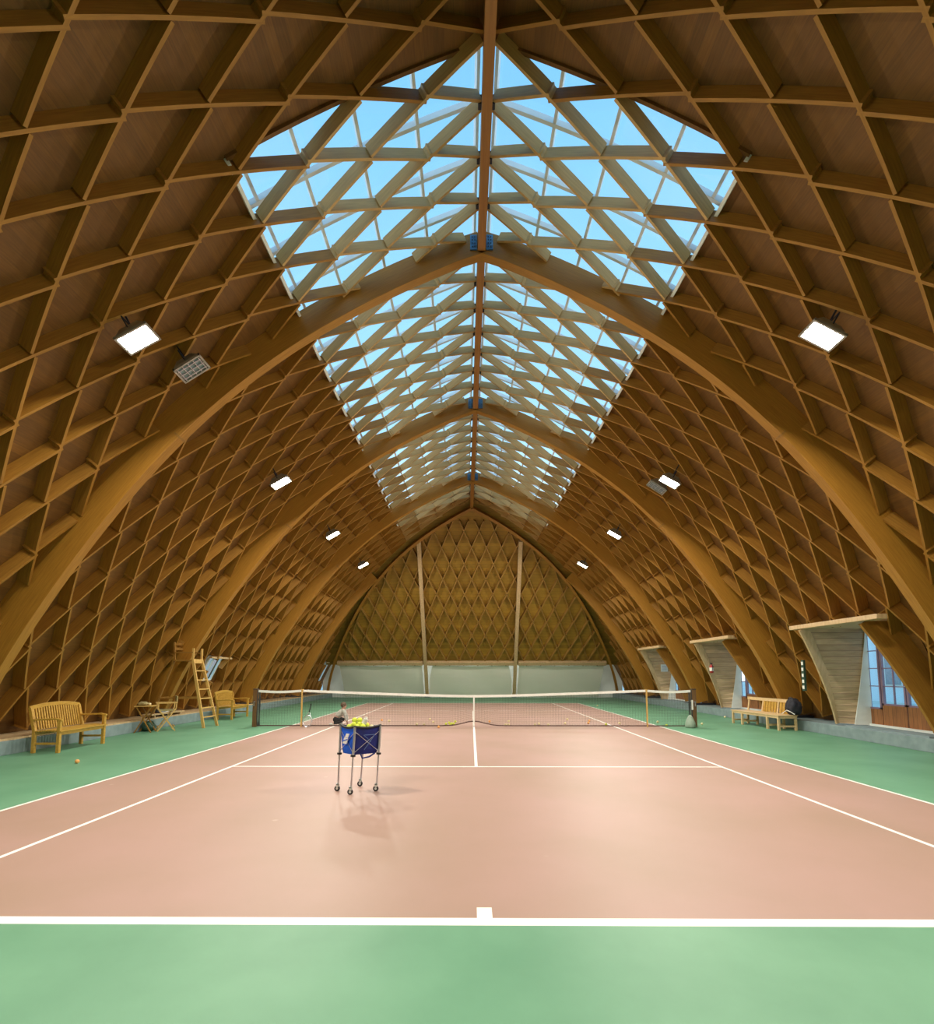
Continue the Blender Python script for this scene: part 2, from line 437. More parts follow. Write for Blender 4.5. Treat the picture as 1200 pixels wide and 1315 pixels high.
for sg in (-1, 1):
    for m in (slab('c', sg, SKS+.02, SW, YB, YE), slab('c', sg, 0, SKS+.02, YB, SKN), slab('c', sg, 0, SKS+.02, SKF, YE)):
        k = len(ce.v); ce.v += m.v; ce.f += [tuple(i+k for i in f) for f in m.f]; ce.uv += m.uv; ce.mi += m.mi
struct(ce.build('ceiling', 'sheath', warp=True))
mb = MB(); mb.box((-12, YB-.2, 0), (12, YB, 11.5)); struct(mb.build('wall_back', 'gsheath'))

# ------------------------------------------------------------------ arches
ORD = ['nearest', 'second', 'third', 'fourth and farthest']
def arch(k):
    y = ARY[k]; w = .20
    t = thing('timber_arch', f'{ORD[k]} of the big pointed timber arches'+(', its top hidden by the gable' if k == 3 else ' spanning the hall'), 'arch', (0, y, 0))
    zmax = (WALLY-y)/LEAN-.25 if k == 3 else 99
    for sg in (-1, 1):
        C = []; fr = []; hh = []
        for i in range(0, NP+1, 8):
            if PR[i][1] < .28: continue
            if PR[i][1] > zmax: break
            d = .46+.36*(1-i/NP)
            x, z = off_pt(i, d/2); tx, tz = tangent(i)
            if i == NP: x = 0.
            C.append(Vector((sg*x+skew(y, z), 0, z))); up = Vector((sg*tz, 0, -tx)); fr.append((Vector((0, 1, 0)), up)); hh.append(d)
        if k < 3:       # plumb cut at the apex: carry both halves to the centre line
            last = C[-1]; C.append(Vector((skew(y, 9.8), 0, last.z+.02))) if abs(last.x-skew(y, 9.8)) > .02 else None
            if len(C) > len(fr): fr.append(fr[-1]); hh.append(hh[-1])
        mb = MB(); mb.sweep(C, fr, w, hh, u0=sg*3.+k); h = mb.build('arch_half', 'arch', t, bevel=.006)
        # base shoe on the plinth
        mb = MB(); x0 = C[0].x; mb.box((x0-.45, -.13, .26), (x0+.45, .13, .34)); mb.build('base_shoe', 'dsteel', t)
        if k < 3:
            mb = MB(); x0 = skew(y, 9.8); mb.box((x0+sg*.09 if sg > 0 else x0-.22, -.125, 9.67), (x0+.22 if sg > 0 else x0-.09, -.1, 9.98))
            o = mb.build('ridge_plate', 'plate', t)
            b = MB()
            for u in (.13, .18):
                for zz in (9.73, 9.80, 9.87, 9.93): b.lathe([(.011, -.138), (.011, -.125)], (x0+sg*u, 0, zz), 6, axis='y')
            b.build('bolt_heads', 'hole', o)
            i = int(NP*.62); x, z = PR[i]; tx, tz = tangent(i)
            mb = MB(); c = Vector((sg*(x+tz*.3), 0, z-tx*.3))
            mb.bar(c-Vector((sg*tx, 0, tz))*.02+Vector((skew(y, z), 0, 0)), c+Vector((sg*tx, 0, tz))*.02+Vector((skew(y, z), 0, 0)), .225, .64, up=(sg*tz, 0, -tx)) if 0 else mb.bar(c-Vector((sg*tz, 0, -tx))*.25-Vector((sg*tx, 0, tz))*.02+Vector((skew(y, z), 0, 0)), c-Vector((sg*tz, 0, -tx))*.25+Vector((sg*tx, 0, tz))*.02+Vector((skew(y, z), 0, 0)), .215, .12, up=(sg*tz, 0, -tx))
            mb.build('splice_strap', 'brown', t)
for k in range(4): arch(k)

# ridge beam
t = thing('ridge_beam', 'long brown ridge beam running down the middle under the skylight', 'beam', (0, 0, 0))
mb = MB(); C = []; n = 24; y0, y1 = YB+.1, gy(9.7)
for k in range(n+1):
    y = y0+(y1-y0)*k/n; C.append(Vector((skew(y, 9.8), y, 9.87)))
mb.sweep(C, [(Vector((1, 0, 0)), Vector((0, 0, 1)))]*(n+1), .15, .42); mb.build('beam', 'ridge', t, bevel=.006)
P_ = .8286; A_ST, B_ST = .49, -.34; ROW = .93
nodes = []
for k in range(-1, 4):
    ya = 9.35+6*(k-0)-D0 if k >= 0 else 3.35-D0
    for j in range(8): nodes.append(ya+.22+P_*j)
hc = 0
for y in nodes:
    if SKN < y < SKF and min(abs(y-a) for a in ARY) > .3:
        for sg in (-1, 1):
            x = skew(y, 9.8)+sg*.075; mb = MB()
            mb.box((min(x, x+sg*.05), y-.035, 9.90), (max(x, x+sg*.05), y+.055, 10.05)); mb.build('beam_hanger', 'dsteel', t); hc += 1

# ------------------------------------------------------------------ lamella lattice
TW = .042
class Lam: pass
def lam_mesh(mb, sg, s0, y0, s1, y1):
    n = max(2, int(abs(s1-s0)/.31)); C = []; fr = []; hh = []
    for k in range(n+1):
        a = k/n; s = s0+(s1-s0)*a; y = y0+(y1-y0)*a; d = depth_at(s)
        p, nn = surf(s, d/2, sg); p.y = y; p.x += skew(y, p.z)
        C.append(p); fr.append(nn); hh.append(d-.004)
    F = []
    for k in range(n+1):
        d = (C[min(k+1, n)]-C[max(k-1, 0)]).normalized(); sd = d.cross(fr[k]).normalized(); F.append((sd, fr[k]))
    mb.sweep(C, F, TW, hh, u0=random.random()*9)
lams = []
BN = ['between the camera and the first arch', 'between the first and second arches', 'between the second and third arches', 'between the third and fourth arches', 'between the fourth arch and the far end']
for b in range(5):
    ya = 3.35+6*b-D0; lo, hi = ya+.11, ya+5.89
    yN = lambda j, k: ya+.22+P_*k+B_ST*j
    for sg in (-1, 1):
        for fam in ('A', 'B'):
            st = A_ST if fam == 'A' else B_ST; cen = 1 if fam == 'A' else 0
            for j in range(-1, 17):
                if j % 2 != cen: continue
                for k in range(-12, 22):
                    yc = yN(j, k)
                    s0, s1 = (j-1)*ROW, (j+1)*ROW; q0, q1 = yc-st, yc+st
                    q0 += .04; q1 -= .04
                    # clip to ridge / foot and to the bay
                    a0, a1 = 0., 1.
                    def at(a): return s0+(s1-s0)*a, q0+(q1-q0)*a
                    smin, smax = .09, STOT-.35
                    a0 = max(a0, (smin-s0)/(s1-s0)); a1 = min(a1, (smax-s0)/(s1-s0))
                    dy = q1-q0
                    for lim, sgn in ((lo, 1), (hi, -1)):
                        if dy*sgn > 0: a0 = max(a0, (lim-q0)/dy)
                        else: a1 = min(a1, (lim-q0)/dy)
                    # far gable
                    while a1 > a0:
                        s, y = at(a1); p, _ = surf(s, .1)
                        if y > gy(p.z)-.06: a1 -= .05
                        else: break
                    while a1 > a0:
                        s, y = at(a0); p, _ = surf(s, .1)
                        if y > gy(p.z)-.06: a0 += .05
                        else: break
                    if a1-a0 < .12: continue
                    segs = [(a0, a1)]
                    if sg > 0 and b > 0 and s1 > sd-.2:      # door openings
                        segs = []; cur = None; N = 40
                        for m in range(N+1):
                            a = a0+(a1-a0)*m/N; s, y = at(a); p, _ = surf(s)
                            bad = p.z < DZ+.02 and any(dnear(u, p.z)-.05 < y < dfar(v, p.z)+.08 for u, v in DOORS)
                            if not bad and cur is None: cur = a
                            if (bad or m == N) and cur is not None:
                                if a-cur > .12: segs.append((cur, a))
                                cur = None
                    if sg < 0 and s1 > lh[0][0]:
                        o2 = []
                        for (u0, u1) in segs:
                            cur = None; N = 40
                            for m in range(N+1):
                                a = u0+(u1-u0)*m/N; s, y = at(a); p, _ = surf(s)
                                bad = any(z0 < p.z < z1 and w0 < y < w1 for w0, w1, z0, z1 in LWIN)
                                if not bad and cur is None: cur = a
                                if (bad or m == N) and cur is not None:
                                    if a-cur > .12: o2.append((cur, a))
                                    cur = None
                        segs = o2
                    for u0, u1 in segs:
                        (sa, qa), (sb, qb) = at(u0), at(u1)
                        pm, _ = surf((sa+sb)/2, 0, sg); ok = False
                        for a in (0, .25, .5, .75, 1):
                            p, _ = surf(sa+(sb-sa)*a, 0, sg); pp = to_px((p.x, qa+(qb-qa)*a, p.z))
                            if pp and -60 < pp[0] < 1260 and pp[1] > -70: ok = True
                        if not ok: continue
                        dist = (Vector((pm.x, (qa+qb)/2, pm.z))-Vector((CX, -D0, CH))).length
                        lams.append((dist, sg, fam, b, sa, qa, sb, qb))
lams.sort(key=lambda l: l[0])
stuff = MB()
for n, (dist, sg, fam, b, sa, qa, sb, qb) in enumerate(lams):
    if n < 300:
        mb = MB(); lam_mesh(mb, sg, sa, qa, sb, qb); o = center(mb.build('roof_lamella', 'daylit_lam' if max(sa, sb) < SKS+.6 and (qa+qb)/2 > SKN else 'lam'))
        side = 'left' if sg < 0 else 'right'
        z = surf((sa+sb)/2)[0].z
        part = 'up under the skylight glass' if (sa+sb)/2 < SKS and (qa+qb)/2 > SKN else 'high on the slope' if z > 5.5 else 'low on the slope'
        run = 'running steeply away from the camera' if fam == 'A' else 'running across towards the camera'
        lab = f'thin timber roof lamella {run}, {part}, {side} side {BN[b]}'
        w = lab.split()
        lab = f'{side}-side roof lamella, {part}, '+('steep diagonal' if fam == 'A' else 'flat diagonal')+f' {["before first arch","between first and second arches","between second and third arches","between third and fourth arches","past fourth arch"][b]}'
        tag(o, lab, 'lamella', lab)
    else:
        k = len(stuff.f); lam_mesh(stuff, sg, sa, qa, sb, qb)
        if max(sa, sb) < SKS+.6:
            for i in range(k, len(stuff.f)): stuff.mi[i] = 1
tag(stuff.build('roof_lamella_lattice', ['lam', 'daylit_lam']), 'mass of crossing timber lamellae covering both roof slopes in the distance', 'lattice', kind='stuff')

# ------------------------------------------------------------------ skylight
t = thing('ridge_skylight', 'long glazed ridge skylight above the open lattice', 'skylight', (0, 0, 0))
OFF = .55
for sg in (-1, 1):
    ns = 5; ny = 18
    gl = MB(); ssx = [.0+(SKS-.05)*k/10 for k in range(11)]
    def P(s, y, o):
        p, nn = surf(s, o, sg); 
        if s < .01: p.x = 0
        return (p.x+skew(y, p.z), y, p.z)
    for a, b in zip(ssx[:-1], ssx[1:]):
        for o in (OFF, OFF+.012): gl.quad([P(a, SKN+.02, o), P(b, SKN+.02, o), P(b, SKF-.02, o), P(a, SKF-.02, o)])
    gl.build('glass_pane', 'skyg', t)
    bars = MB()
    yy = SKN+.05
    while yy < SKF:
        C = []; fr = []
        for s in ssx:
            p, nn = surf(s, OFF-.06, sg); p.y = yy; p.x = max(p.x*sg, 0)*sg+skew(yy, p.z); C.append(p); fr.append((Vector((0, 1, 0)), nn))
        bars.sweep(C, fr, .06, .10); yy += .90
    for s in (.06, .95, 1.87, 2.8, 3.6):
        C = []; fr = []
        for y in (SKN+.02, (SKN+SKF)/2, SKF-.02):
            p, nn = surf(s, OFF-.06, sg); p.y = y; p.x += skew(y, p.z); C.append(p); tt = nn.cross(Vector((0, 1, 0))); fr.append((tt, nn))
        bars.sweep(C, fr, .05, .09)
    bars.build('glazing_bars', 'alu', t)
    # upstand: white board below, black flashing above
    for (o0, o1, m, nm, th) in ((.10, .27, 'white', 'upstand_board', .05), (.27, .56, 'hole', 'flashing', .03)):
        mb = MB(); C = []; fr = []
        for y in (SKN-.02, (SKN+SKF)/2, SKF+.02):
            p, nn = surf(SKS, (o0+o1)/2, sg); p.y = y; p.x += skew(y, p.z); C.append(p); fr.append((nn.cross(Vector((0, 1, 0))), nn))
        mb.sweep(C, fr, th, o1-o0); mb.build(nm, m, t)
for y, nm in ((SKN-.03, 'end_upstand'), (SKF+.03, 'end_upstand')):
    mb = MB()
    for sg in (-1, 1):
        C = []; fr = []
        for k in range(11):
            s = SKS*k/10; p, nn = surf(s, .36, sg); p.x = max(p.x*sg, 0)*sg+skew(y, p.z); p.y = y; C.append(p); fr.append((Vector((0, 1, 0)), nn))
        mb.sweep(C, fr, .05, .40)
    mb.build(nm, 'sheath', t)

# ------------------------------------------------------------------ leaning far gable
GN = Vector((0, -1, -LEAN)).normalized()            # towards the hall (and down)
def GP(x, z, o=0.):
    """point on the gable plane; o: metres behind it"""
    return Vector((x, gy(z), z))-GN*o
def half(z): return px_(z)
# boarding
mb = MB(); zs = [1.9+.25*k for k in range(37)]; N = len(zs)
for o in (.24, .28):
    for a, b in zip(zs[:-1], zs[1:]):
        ha, hb = half(a)+1.1, half(b)+1.1
        q = [GP(-ha, a, o), GP(ha, a, o), GP(hb, b, o), GP(-hb, b, o)]
        mb.quad(q, uv=[(-ha, a), (ha, a), (hb, b), (-hb, b)])
struct(mb.build('wall_far_gable', 'gsheath', warp=True))
mb = MB()
mb.box((-9.6, WALLY+.05, -.02), (9.6, WALLY+.25, 2.6))
struct(mb.build('wall_far', 'plaster'))
# gable lamellae
dxh, dzh = .39, .72
zbase = 2.25; gl = []
for fam in (1, -1):
    for j in range(0, 12):
        for i in range(-24, 25):
            if (i+j) % 2: continue
            if (j+(fam > 0)) % 2: continue
            xc, zc = i*dxh, zbase+j*dzh
            pts = []
            for m in range(-10, 11):
                a = m/10; x, z = xc+fam*a*dxh, zc+a*dzh
                if z < zbase or abs(x) > half(z)-.02 or z > 9.2: pts.append(None)
                else: pts.append((x, z))
            seg = [p for p in pts if p]
            if len(seg) < 4: continue
            gl.append((fam, seg[0], seg[-1]))
for fam, p, q in gl:
    mb = MB(); a, b = GP(p[0], p[1], .12), GP(q[0], q[1], .12); d = (b-a).normalized(); sd2 = d.cross(GN).normalized()
    a.x += skew(a.y, a.z); b.x += skew(b.y, b.z)
    mb.sweep([a, b], [(sd2, GN)]*2, .05, .21, u0=random.random()*5)
    o = center(mb.build('gable_lamella', 'glam'))
    mx = (p[0]+q[0])/2; sec = 'left of posts' if mx < -2.85 else 'right of posts' if mx > 2.65 else 'between posts'
    mz = (p[1]+q[1])/2; lv = 'low' if mz < 4.2 else 'mid height' if mz < 6.4 else 'high'
    lab = f'gable lamella leaning {"right" if fam > 0 else "left"}, {lv} on far end wall, {sec}'
    tag(o, lab, 'lamella', lab)
# posts, beam, rim
for xb, side in ((-2.87, 'left'), (2.66, 'right')):
    zt = 8.35
    mb = MB(); p, q = GP(xb, 0.0, -.05), GP(xb*.95, zt, -.05); p.z = max(p.z, 0.)
    q.x += skew(q.y, q.z)
    t = thing('gable_post', f'{side} of the two tall timber posts in the far end wall', 'post', (p.x, p.y, 0))
    p = p-Vector((p.x, t.location.y, 0)); q = q-t.location; p.x = 0
    mb.bar(p+Vector((0, 0, .1)), q, .20, .24, up=-GN); mb.build('shaft', 'pale', t, bevel=.006)
    mb = MB(); mb.box((-.14, -.2, 0), (.14, .2, .16)); mb.build('foot', 'concrete', t)
for xa, xb, nm in ((-8.2, -3.0, 'left'), (-2.75, 2.55, 'middle'), (2.78, 8.1, 'right')):
    mb = MB(); a, b = GP(xa, 2.16, -.02), GP(xb, 2.16, -.02)
    mb.bar(a, b, .22, .20, up=-GN); tag(center(mb.build('gable_rail', 'pale', bevel=.005)), f'{nm} length of the horizontal timber rail across the far wall', 'beam')
    # hanging sheet: hooks are its parts, slightly slack
    t = thing('wall_sheet', f'{nm} white sheet hanging below the rail on the far wall', 'sheet', ((xa+xb)/2, gy(1), 0))
    mb = MB(); nx, nz = 24, 8; w = xb-xa-.16
    grid = []
    for iz in range(nz+1):
        z = .05+(2.02-.05)*iz/nz; row = []
        for ix in range(nx+1):
            u = ix/nx; x = (u-.5)*w
            if nm == 'middle':
                x = (u-.5)*(w-.9*max(0, (z-.6)/1.4)**2*.55)
            yy = gy(z)-gy(1)+.06+.03*math.sin(u*9+z*2)
            row.append((x, yy, z-.05*math.sin(PI*u)*(iz == nz)))
        grid.append(row)
    for o in (0, .015):
        for iz in range(nz):
            for ix in range(nx):
                mb.quad([(p[0], p[1]+o, p[2]) for p in (grid[iz][ix], grid[iz][ix+1], grid[iz+1][ix+1], grid[iz+1][ix])])
    mb.build('cloth', 'sheet', t, smooth=True)
    for k in range(6):
        mb = MB(); x = (k+.5)/6*w-w/2; mb.box((x-.035, gy(2.05)-gy(1)+.0, 1.98), (x+.035, gy(2.05)-gy(1)+.05, 2.09)); mb.build('hook', 'dsteel', t)
for sg, side in ((-1, 'left'), (1, 'right')):
    C = []; fr = []
    for i in range(0, NP+1, 10):
        x, z = off_pt(i, .06); z = max(z, 0.02)
        if PR[i][1] < 0.02: continue
        p = GP(sg*max(x, .0), z, -.03); p.x += skew(p.y, p.z); C.append(p)
    n = len(C)
    for k in range(n):
        d = (C[min(k+1, n-1)]-C[max(k-1, 0)]).normalized(); fr.append((d.cross(GN).normalized(), GN))
    mb = MB(); mb.sweep(C, fr, .14, .30); tag(center(mb.build('gable_rim_arch', 'arch')), f'{side} curved timber rim framing the far end wall', 'arch')

# ------------------------------------------------------------------ door dormers on the right
ordr = ['nearest', 'middle', 'farthest']
for k, (ya, yb) in enumerate(DOORS):
    # far cheek: horizontal boards, the white triangle behind, jamb board on the slope
    def xs(z): return px_(z)
    t = thing('dormer_cheek', f'{ordr[k]} boarded dormer cheek beside the right-hand glazed doors', 'panel', (8.9, yb, .3))
    L = Vector((8.9, yb, .3))
    def poly(pts, y0, dy, m, nm, par=t):
        mb = MB(); mb.prism([Vector((x, y0+f*(DZ-z)/2.34, z))-L for x, z, f in pts], (0, dy, 0)); return mb.build(nm, m, par, fix=True)
    # boards run from the slope line (foot farther away) to the upright door jamb
    mb = MB(); zz = [.31+.1465*q for q in range(17)]
    for za, zb in zip(zz[:-1], zz[1:]):
        def E2(z): return Vector((xs(z)+.03, yb-.05+.55*(DZ-z)/2.34, z))-L, Vector((9.58, yb-.05, z))-L
        (a, b), (c, d) = E2(za), E2(zb); mb.prism([a, b, d, c], (0, .03, 0))
    mb.build('boarding', 'cheek', t, fix=True)
    mb = MB()
    def E3(z): u = .60*(1-(z-.31)/2.33); f = u*.45; return Vector((9.58-f*1.15, yb-.085+.50*f*(DZ-z)/2.34, z))-L, Vector((9.60, yb-.085, z))-L
    for za, zb in zip(zz[:-1], zz[1:]):
        (a, b), (c, d) = E3(za), E3(zb); mb.prism([a, b, d, c], (0, .02, 0))
    mb.build('white_panel', 'white', t, fix=True)
    mb = MB(); C = []
    for q in range(9):
        z = .31+2.33*q/8; C.append(Vector((xs(z)+.08, yb-.06+.55*(DZ-z)/2.34, z))-L)
    mb.sweep(C, [(Vector((0, 1, 0)), Vector((1, 0, .35)).normalized())]*9, .06, [.14+.012*q for q in range(9)]); mb.build('jamb_board', 'pale', t)
    # near trimmer rafter following the slope
    mb = MB(); C = []; fr = []
    for i in range(0, NP, 4):
        if .3 < PR[i][1] < DZ:
            x, z = off_pt(i, .46); tx, tz = tangent(i); C.append(Vector((x, dnear(ya, PR[i][1])-.05, max(z, .32)))); fr.append((Vector((0, 1, 0)), Vector((tz, 0, -tx))))
    mb.sweep(C, fr, .07, .86); tag(center(mb.build('trimmer_rafter', 'lam')), f'sloping trimmer rafter at the near side of the {ordr[k]} right-hand doors', 'rafter')
    mb = MB(); zc = 2.64; xc = px_(zc)-.02
    mb.box((xc, ya-.35, zc), (xc+.22, yb+.35, zc+.10)); tag(center(mb.build('door_header', 'pale', bevel=.008)), f'horizontal timber header over the {ordr[k]} right-hand doors', 'beam')
    mb = MB(); mb.box((px_(2.7)+.03, ya+.1, 2.645), (DX+.25, yb+.02, 2.72)); struct(mb.build('ceiling', 'cheek'))
    mb = MB(); mb.box((9.0, ya-.09, .3), (DX+.25, ya-.07, 2.7)); 
    mb = MB(); mb.prism([(px_(.31)+.85, ya-.14, .31), (DX+.2, ya-.14, .31), (DX+.2, ya-.14, 2.7), (px_(2.7)+.85, ya-.14, 2.7)], (0, .04, 0)); struct(mb.build('wall_right', 'white', fix=True))
    # the doors: three leaves
    d = bpy.data.objects.new(f'door_{k+1}', None); COL.objects.link(d); d.location = (DX, ya, .31); struct(d)
    Wd = yb-ya
    lv = [(Wd-.42, Wd-.02, .40, 1), (Wd-1.12, Wd-.45, .50, 2), (.32, Wd-1.15, .50, 2)]
    if lv[2][1]-lv[2][0] < .3: lv = lv[:2]
    for (u0, u1, gz, nc) in lv:
        mb = MB(); mb.box((0, u0, .04), (.05, u1, gz)); lf = mb.build('leaf_panel', 'door', d)
        fm = MB()
        for (a, b, c, e) in ((u0, u0+.045, gz, 2.33), (u1-.045, u1, gz, 2.33), (u0, u1, gz, gz+.04), (u0, u1, 2.28, 2.33)): fm.box((-.005, a, c), (.055, b, e))
        for z in (.93, 1.35, 1.77): fm.box((.01, u0+.04, z), (.045, u1-.04, z+.022))
        for c in range(1, nc):
            u = u0+(u1-u0)*c/nc; fm.box((.01, u-.012, gz), (.045, u+.012, 2.3))
        fm.build('leaf_frame', 'doorframe', d)
        g = MB(); g.box((.022, u0+.04, gz+.03), (.032, u1-.04, 2.29)); g.build('glass', 'dglass', d)
    mb = MB(); mb.lathe([(.012, -.05), (.012, 0)], (0, Wd-1.14, .95), 8, axis='x'); mb.box((-.06, Wd-1.16, .94), (-.045, Wd-1.05, .96)); mb.build('door_handle', 'steel', d)
    mb = MB(); mb.box((-.04, 0, -.02), (.08, Wd, .04)); mb.build('threshold', 'white', d)
    mb = MB(); mb.box((0, 0, 2.33), (.06, Wd, 2.40)); mb.box((0, 0, .03), (.06, .32, 2.33)); mb.build('frame', 'doorframe', d)
    mb = MB(); mb.box((9.05, ya-.1, .27), (DX+.1, yb+.1, .30)); tag(center(mb.build('door_step', 'concrete')), f'grey step slab in front of the {ordr[k]} right-hand doors', 'step')

# left windows
for k, (a, b, z0, z1) in enumerate(LWIN):
    w = bpy.data.objects.new(f'window_{k+1}', None); COL.objects.link(w); struct(w)
    s1, s0 = s_of_z(z0), s_of_z(z1)
    def Q(s, y, o): p, n = surf(s, o, -1); return Vector((p.x, y, p.z))
    w.location = Q(s1, (a+b)/2, .3)
    L = w.location.copy()
    g = MB(); o = .22
    for oo in (o, o+.01): g.quad([Q(s0, a, oo)-L, Q(s1, a, oo)-L, Q(s1, b, oo)-L, Q(s0, b, oo)-L])
    g.build('glass', 'dglass', w)
    f = MB()
    for (p, q) in (((s0, a), (s1, a)), ((s1, a), (s1, b)), ((s1, b), (s0, b)), ((s0, b), (s0, a)), (((s0), (a+b)/2-.12), (s1, (a+b)/2-.12))):
        P0, P1 = Q(p[0], p[1], o)-L, Q(q[0], q[1], o)-L; _, n = surf((s0+s1)/2, 0, -1)
        f.bar(P0, P1, .05, .07, up=n)
    f.build('window_frame', 'white', w)
    h = MB(); P0, P1 = Q(s0-.05, a-.25, .06)-L, Q(s0-.05, b+.35, .06)-L; h.bar(P0, P1, .10, .06); h.build('window_header', 'pale', w)

# ------------------------------------------------------------------ outside
mb = MB(); mb.box((10.6, -60, -.5), (70, 90, -.1)); mb.box((-70, -60, -.5), (-10.6, 90, -.1)); struct(mb.build('ground_outside', 'grass'))
def house(name, label, x0, y0, x1, y1, h, face, m, wins):
    t = thing(name, label, 'building', ((x0+x1)/2, (y0+y1)/2, -.1)); L = Vector(t.location)
    mb = MB(); mb.box(Vector((x0, y0, -.1))-L, Vector((x1, y1, h))-L); mb.build('wall', m, t)
    mb = MB(); xm = (x0+x1)/2
    mb.prism([Vector((x0-.4, y0-.4, h))-L, Vector((x1+.4, y0-.4, h))-L, Vector((xm, y0-.4, h+2.6))-L], (0, y1-y0+.8, 0)); mb.build('roof', 'roofblue', t, fix=True)
    for (y, z, w, hh) in wins:
        mb = MB(); xx = x0-.03 if face < 0 else x1+.03
        mb.box(Vector((xx-.05, y-.12, z-.12))-L, Vector((xx+.05, y+w+.12, z+hh+.12))-L); f = mb.build('window', 'white', t)
        mb = MB(); mb.box(Vector((xx-.08, y, z))-L, Vector((xx+.08, y+w, z+hh))-L); mb.build('pane', 'wglass', f)
house('neighbour_house', 'pale blue neighbouring house seen through the right-hand glazed doors', 24, -4, 34, 22, 6.5, -1, 'facade', [(y, z, 1.0, 1.7) for y in (-1.5, 2.5, 6.3, 10.2, 14, 18) for z in (.9, 3.9)])
house('left_house', 'pink rendered house seen through the left window', -36, 12, -26, 62, 7, 1, 'rose', [(y, z, 1.2, 1.8) for y in (16, 23, 30, 40, 50) for z in (1.2, 4.2)])

# ------------------------------------------------------------------ floodlights
LP = [1.4, 7.19, 13.03, 18.18, 23.45, 28.55]
def floodlight(lit):
    t = bpy.data.objects.new('floodlight', None); COL.objects.link(t)
    mb = MB(); mb.prism([(-.24, -.17, 0), (.24, -.17, 0), (.24, .17, 0), (-.24, .17, 0)], (0, 0, .02)); mb.prism([(-.24, -.17, .02), (.24, -.17, .02), (.15, -.10, .15), (-.15, -.10, .15)], (0, .0, 0)) if 0 else None
    i = MB()
    B = [(-.25, -.18, 0), (.25, -.18, 0), (.25, .18, 0), (-.25, .18, 0)]; T = [(-.14, -.1, .16), (.14, -.1, .16), (.14, .1, .16), (-.14, .1, .16)]
    for a in range(4):
        b = (a+1) % 4; i.quad([B[a], B[b], T[b], T[a]])
    i.quad(T); i.quad(list(reversed(B)))
    i.build('housing', 'off', t, fix=True)
    f = MB()
    for (x0, y0, x1, y1) in ((-.26, -.19, .26, -.16), (-.26, .16, .26, .19), (-.26, -.19, -.23, .19), (.23, -.19, .26, .19)): f.box((x0, y0, -.03), (x1, y1, .01))
    f.build('rim', 'off', t)
    if lit:
        g = MB(); g.box((-.225, -.155, -.018), (.225, .155, -.004)); g.build('lamp_glass', 'lens', t)
    else:
        g = MB()
        for k in range(5): g.box((-.2+.1*k-.006, -.15, -.03), (-.2+.1*k+.006, .15, -.005))
        for k in range(3): g.box((-.22, -.1+.1*k-.006, -.03), (.22, -.1+.1*k+.006, -.005))
        g.build('louvre', 'steel', t)
        g = MB(); g.box((-.22, -.15, -.004), (.22, .15, .002)); g.build('reflector', 'concrete', t)
    b = MB(); b.tube([(0, -.19, .05), (0, -.21, .22), (0, .21, .22), (0, .19, .05)], .012, 6); b.tube([(0, 0, .2), (0, 0, .60)], .014, 6); b.build('bracket', 'dsteel', t)
    return t
proto = None; near = ['overhead lamp outside the frame', 'nearest', 'second', 'third', 'fourth', 'fifth and farthest']
def place_lamp(o, sg, y):
    o.location = (sg*5.05+skew(y, 6.5)*.3, y, 6.50)
    tilt = math.radians(30)
    o.rotation_euler = (0, sg*tilt, 0)
    return o
for k, d in enumerate(LP):
    for sg in (-1, 1):
        if proto is None:
            proto = o = floodlight(True)
            ld = bpy.data.lights.new('lamp_light', 'AREA'); ld.shape = 'RECTANGLE'; ld.size = .44; ld.size_y = .3; ld.energy = LAMP_W; ld.color = (1., .945, .82); ld.spread = math.radians(180)
            lo = bpy.data.objects.new('lamp_light', ld); COL.objects.link(lo); lo.parent = o; lo.location = (0, 0, -.035)
        else: o = copy_tree(proto)
        place_lamp(o, sg, d-D0)
        tag(o, f'lit floodlight, {near[k]} in the {"left" if sg < 0 else "right"} row under the roof', 'light', 'lit floodlights in two rows')
for (x, d, z, lb) in ((-4.85, 8.34, 6.74, 'unlit louvred floodlight just right of the nearest left lit lamp'), (4.98, 13.7, 6.6, 'unlit louvred floodlight just left of the second right lit lamp')):
    o = floodlight(False); o.location = (x, d-D0, z); o.rotation_euler = (0, math.copysign(math.radians(34), x), 0); tag(o, lb, 'light')

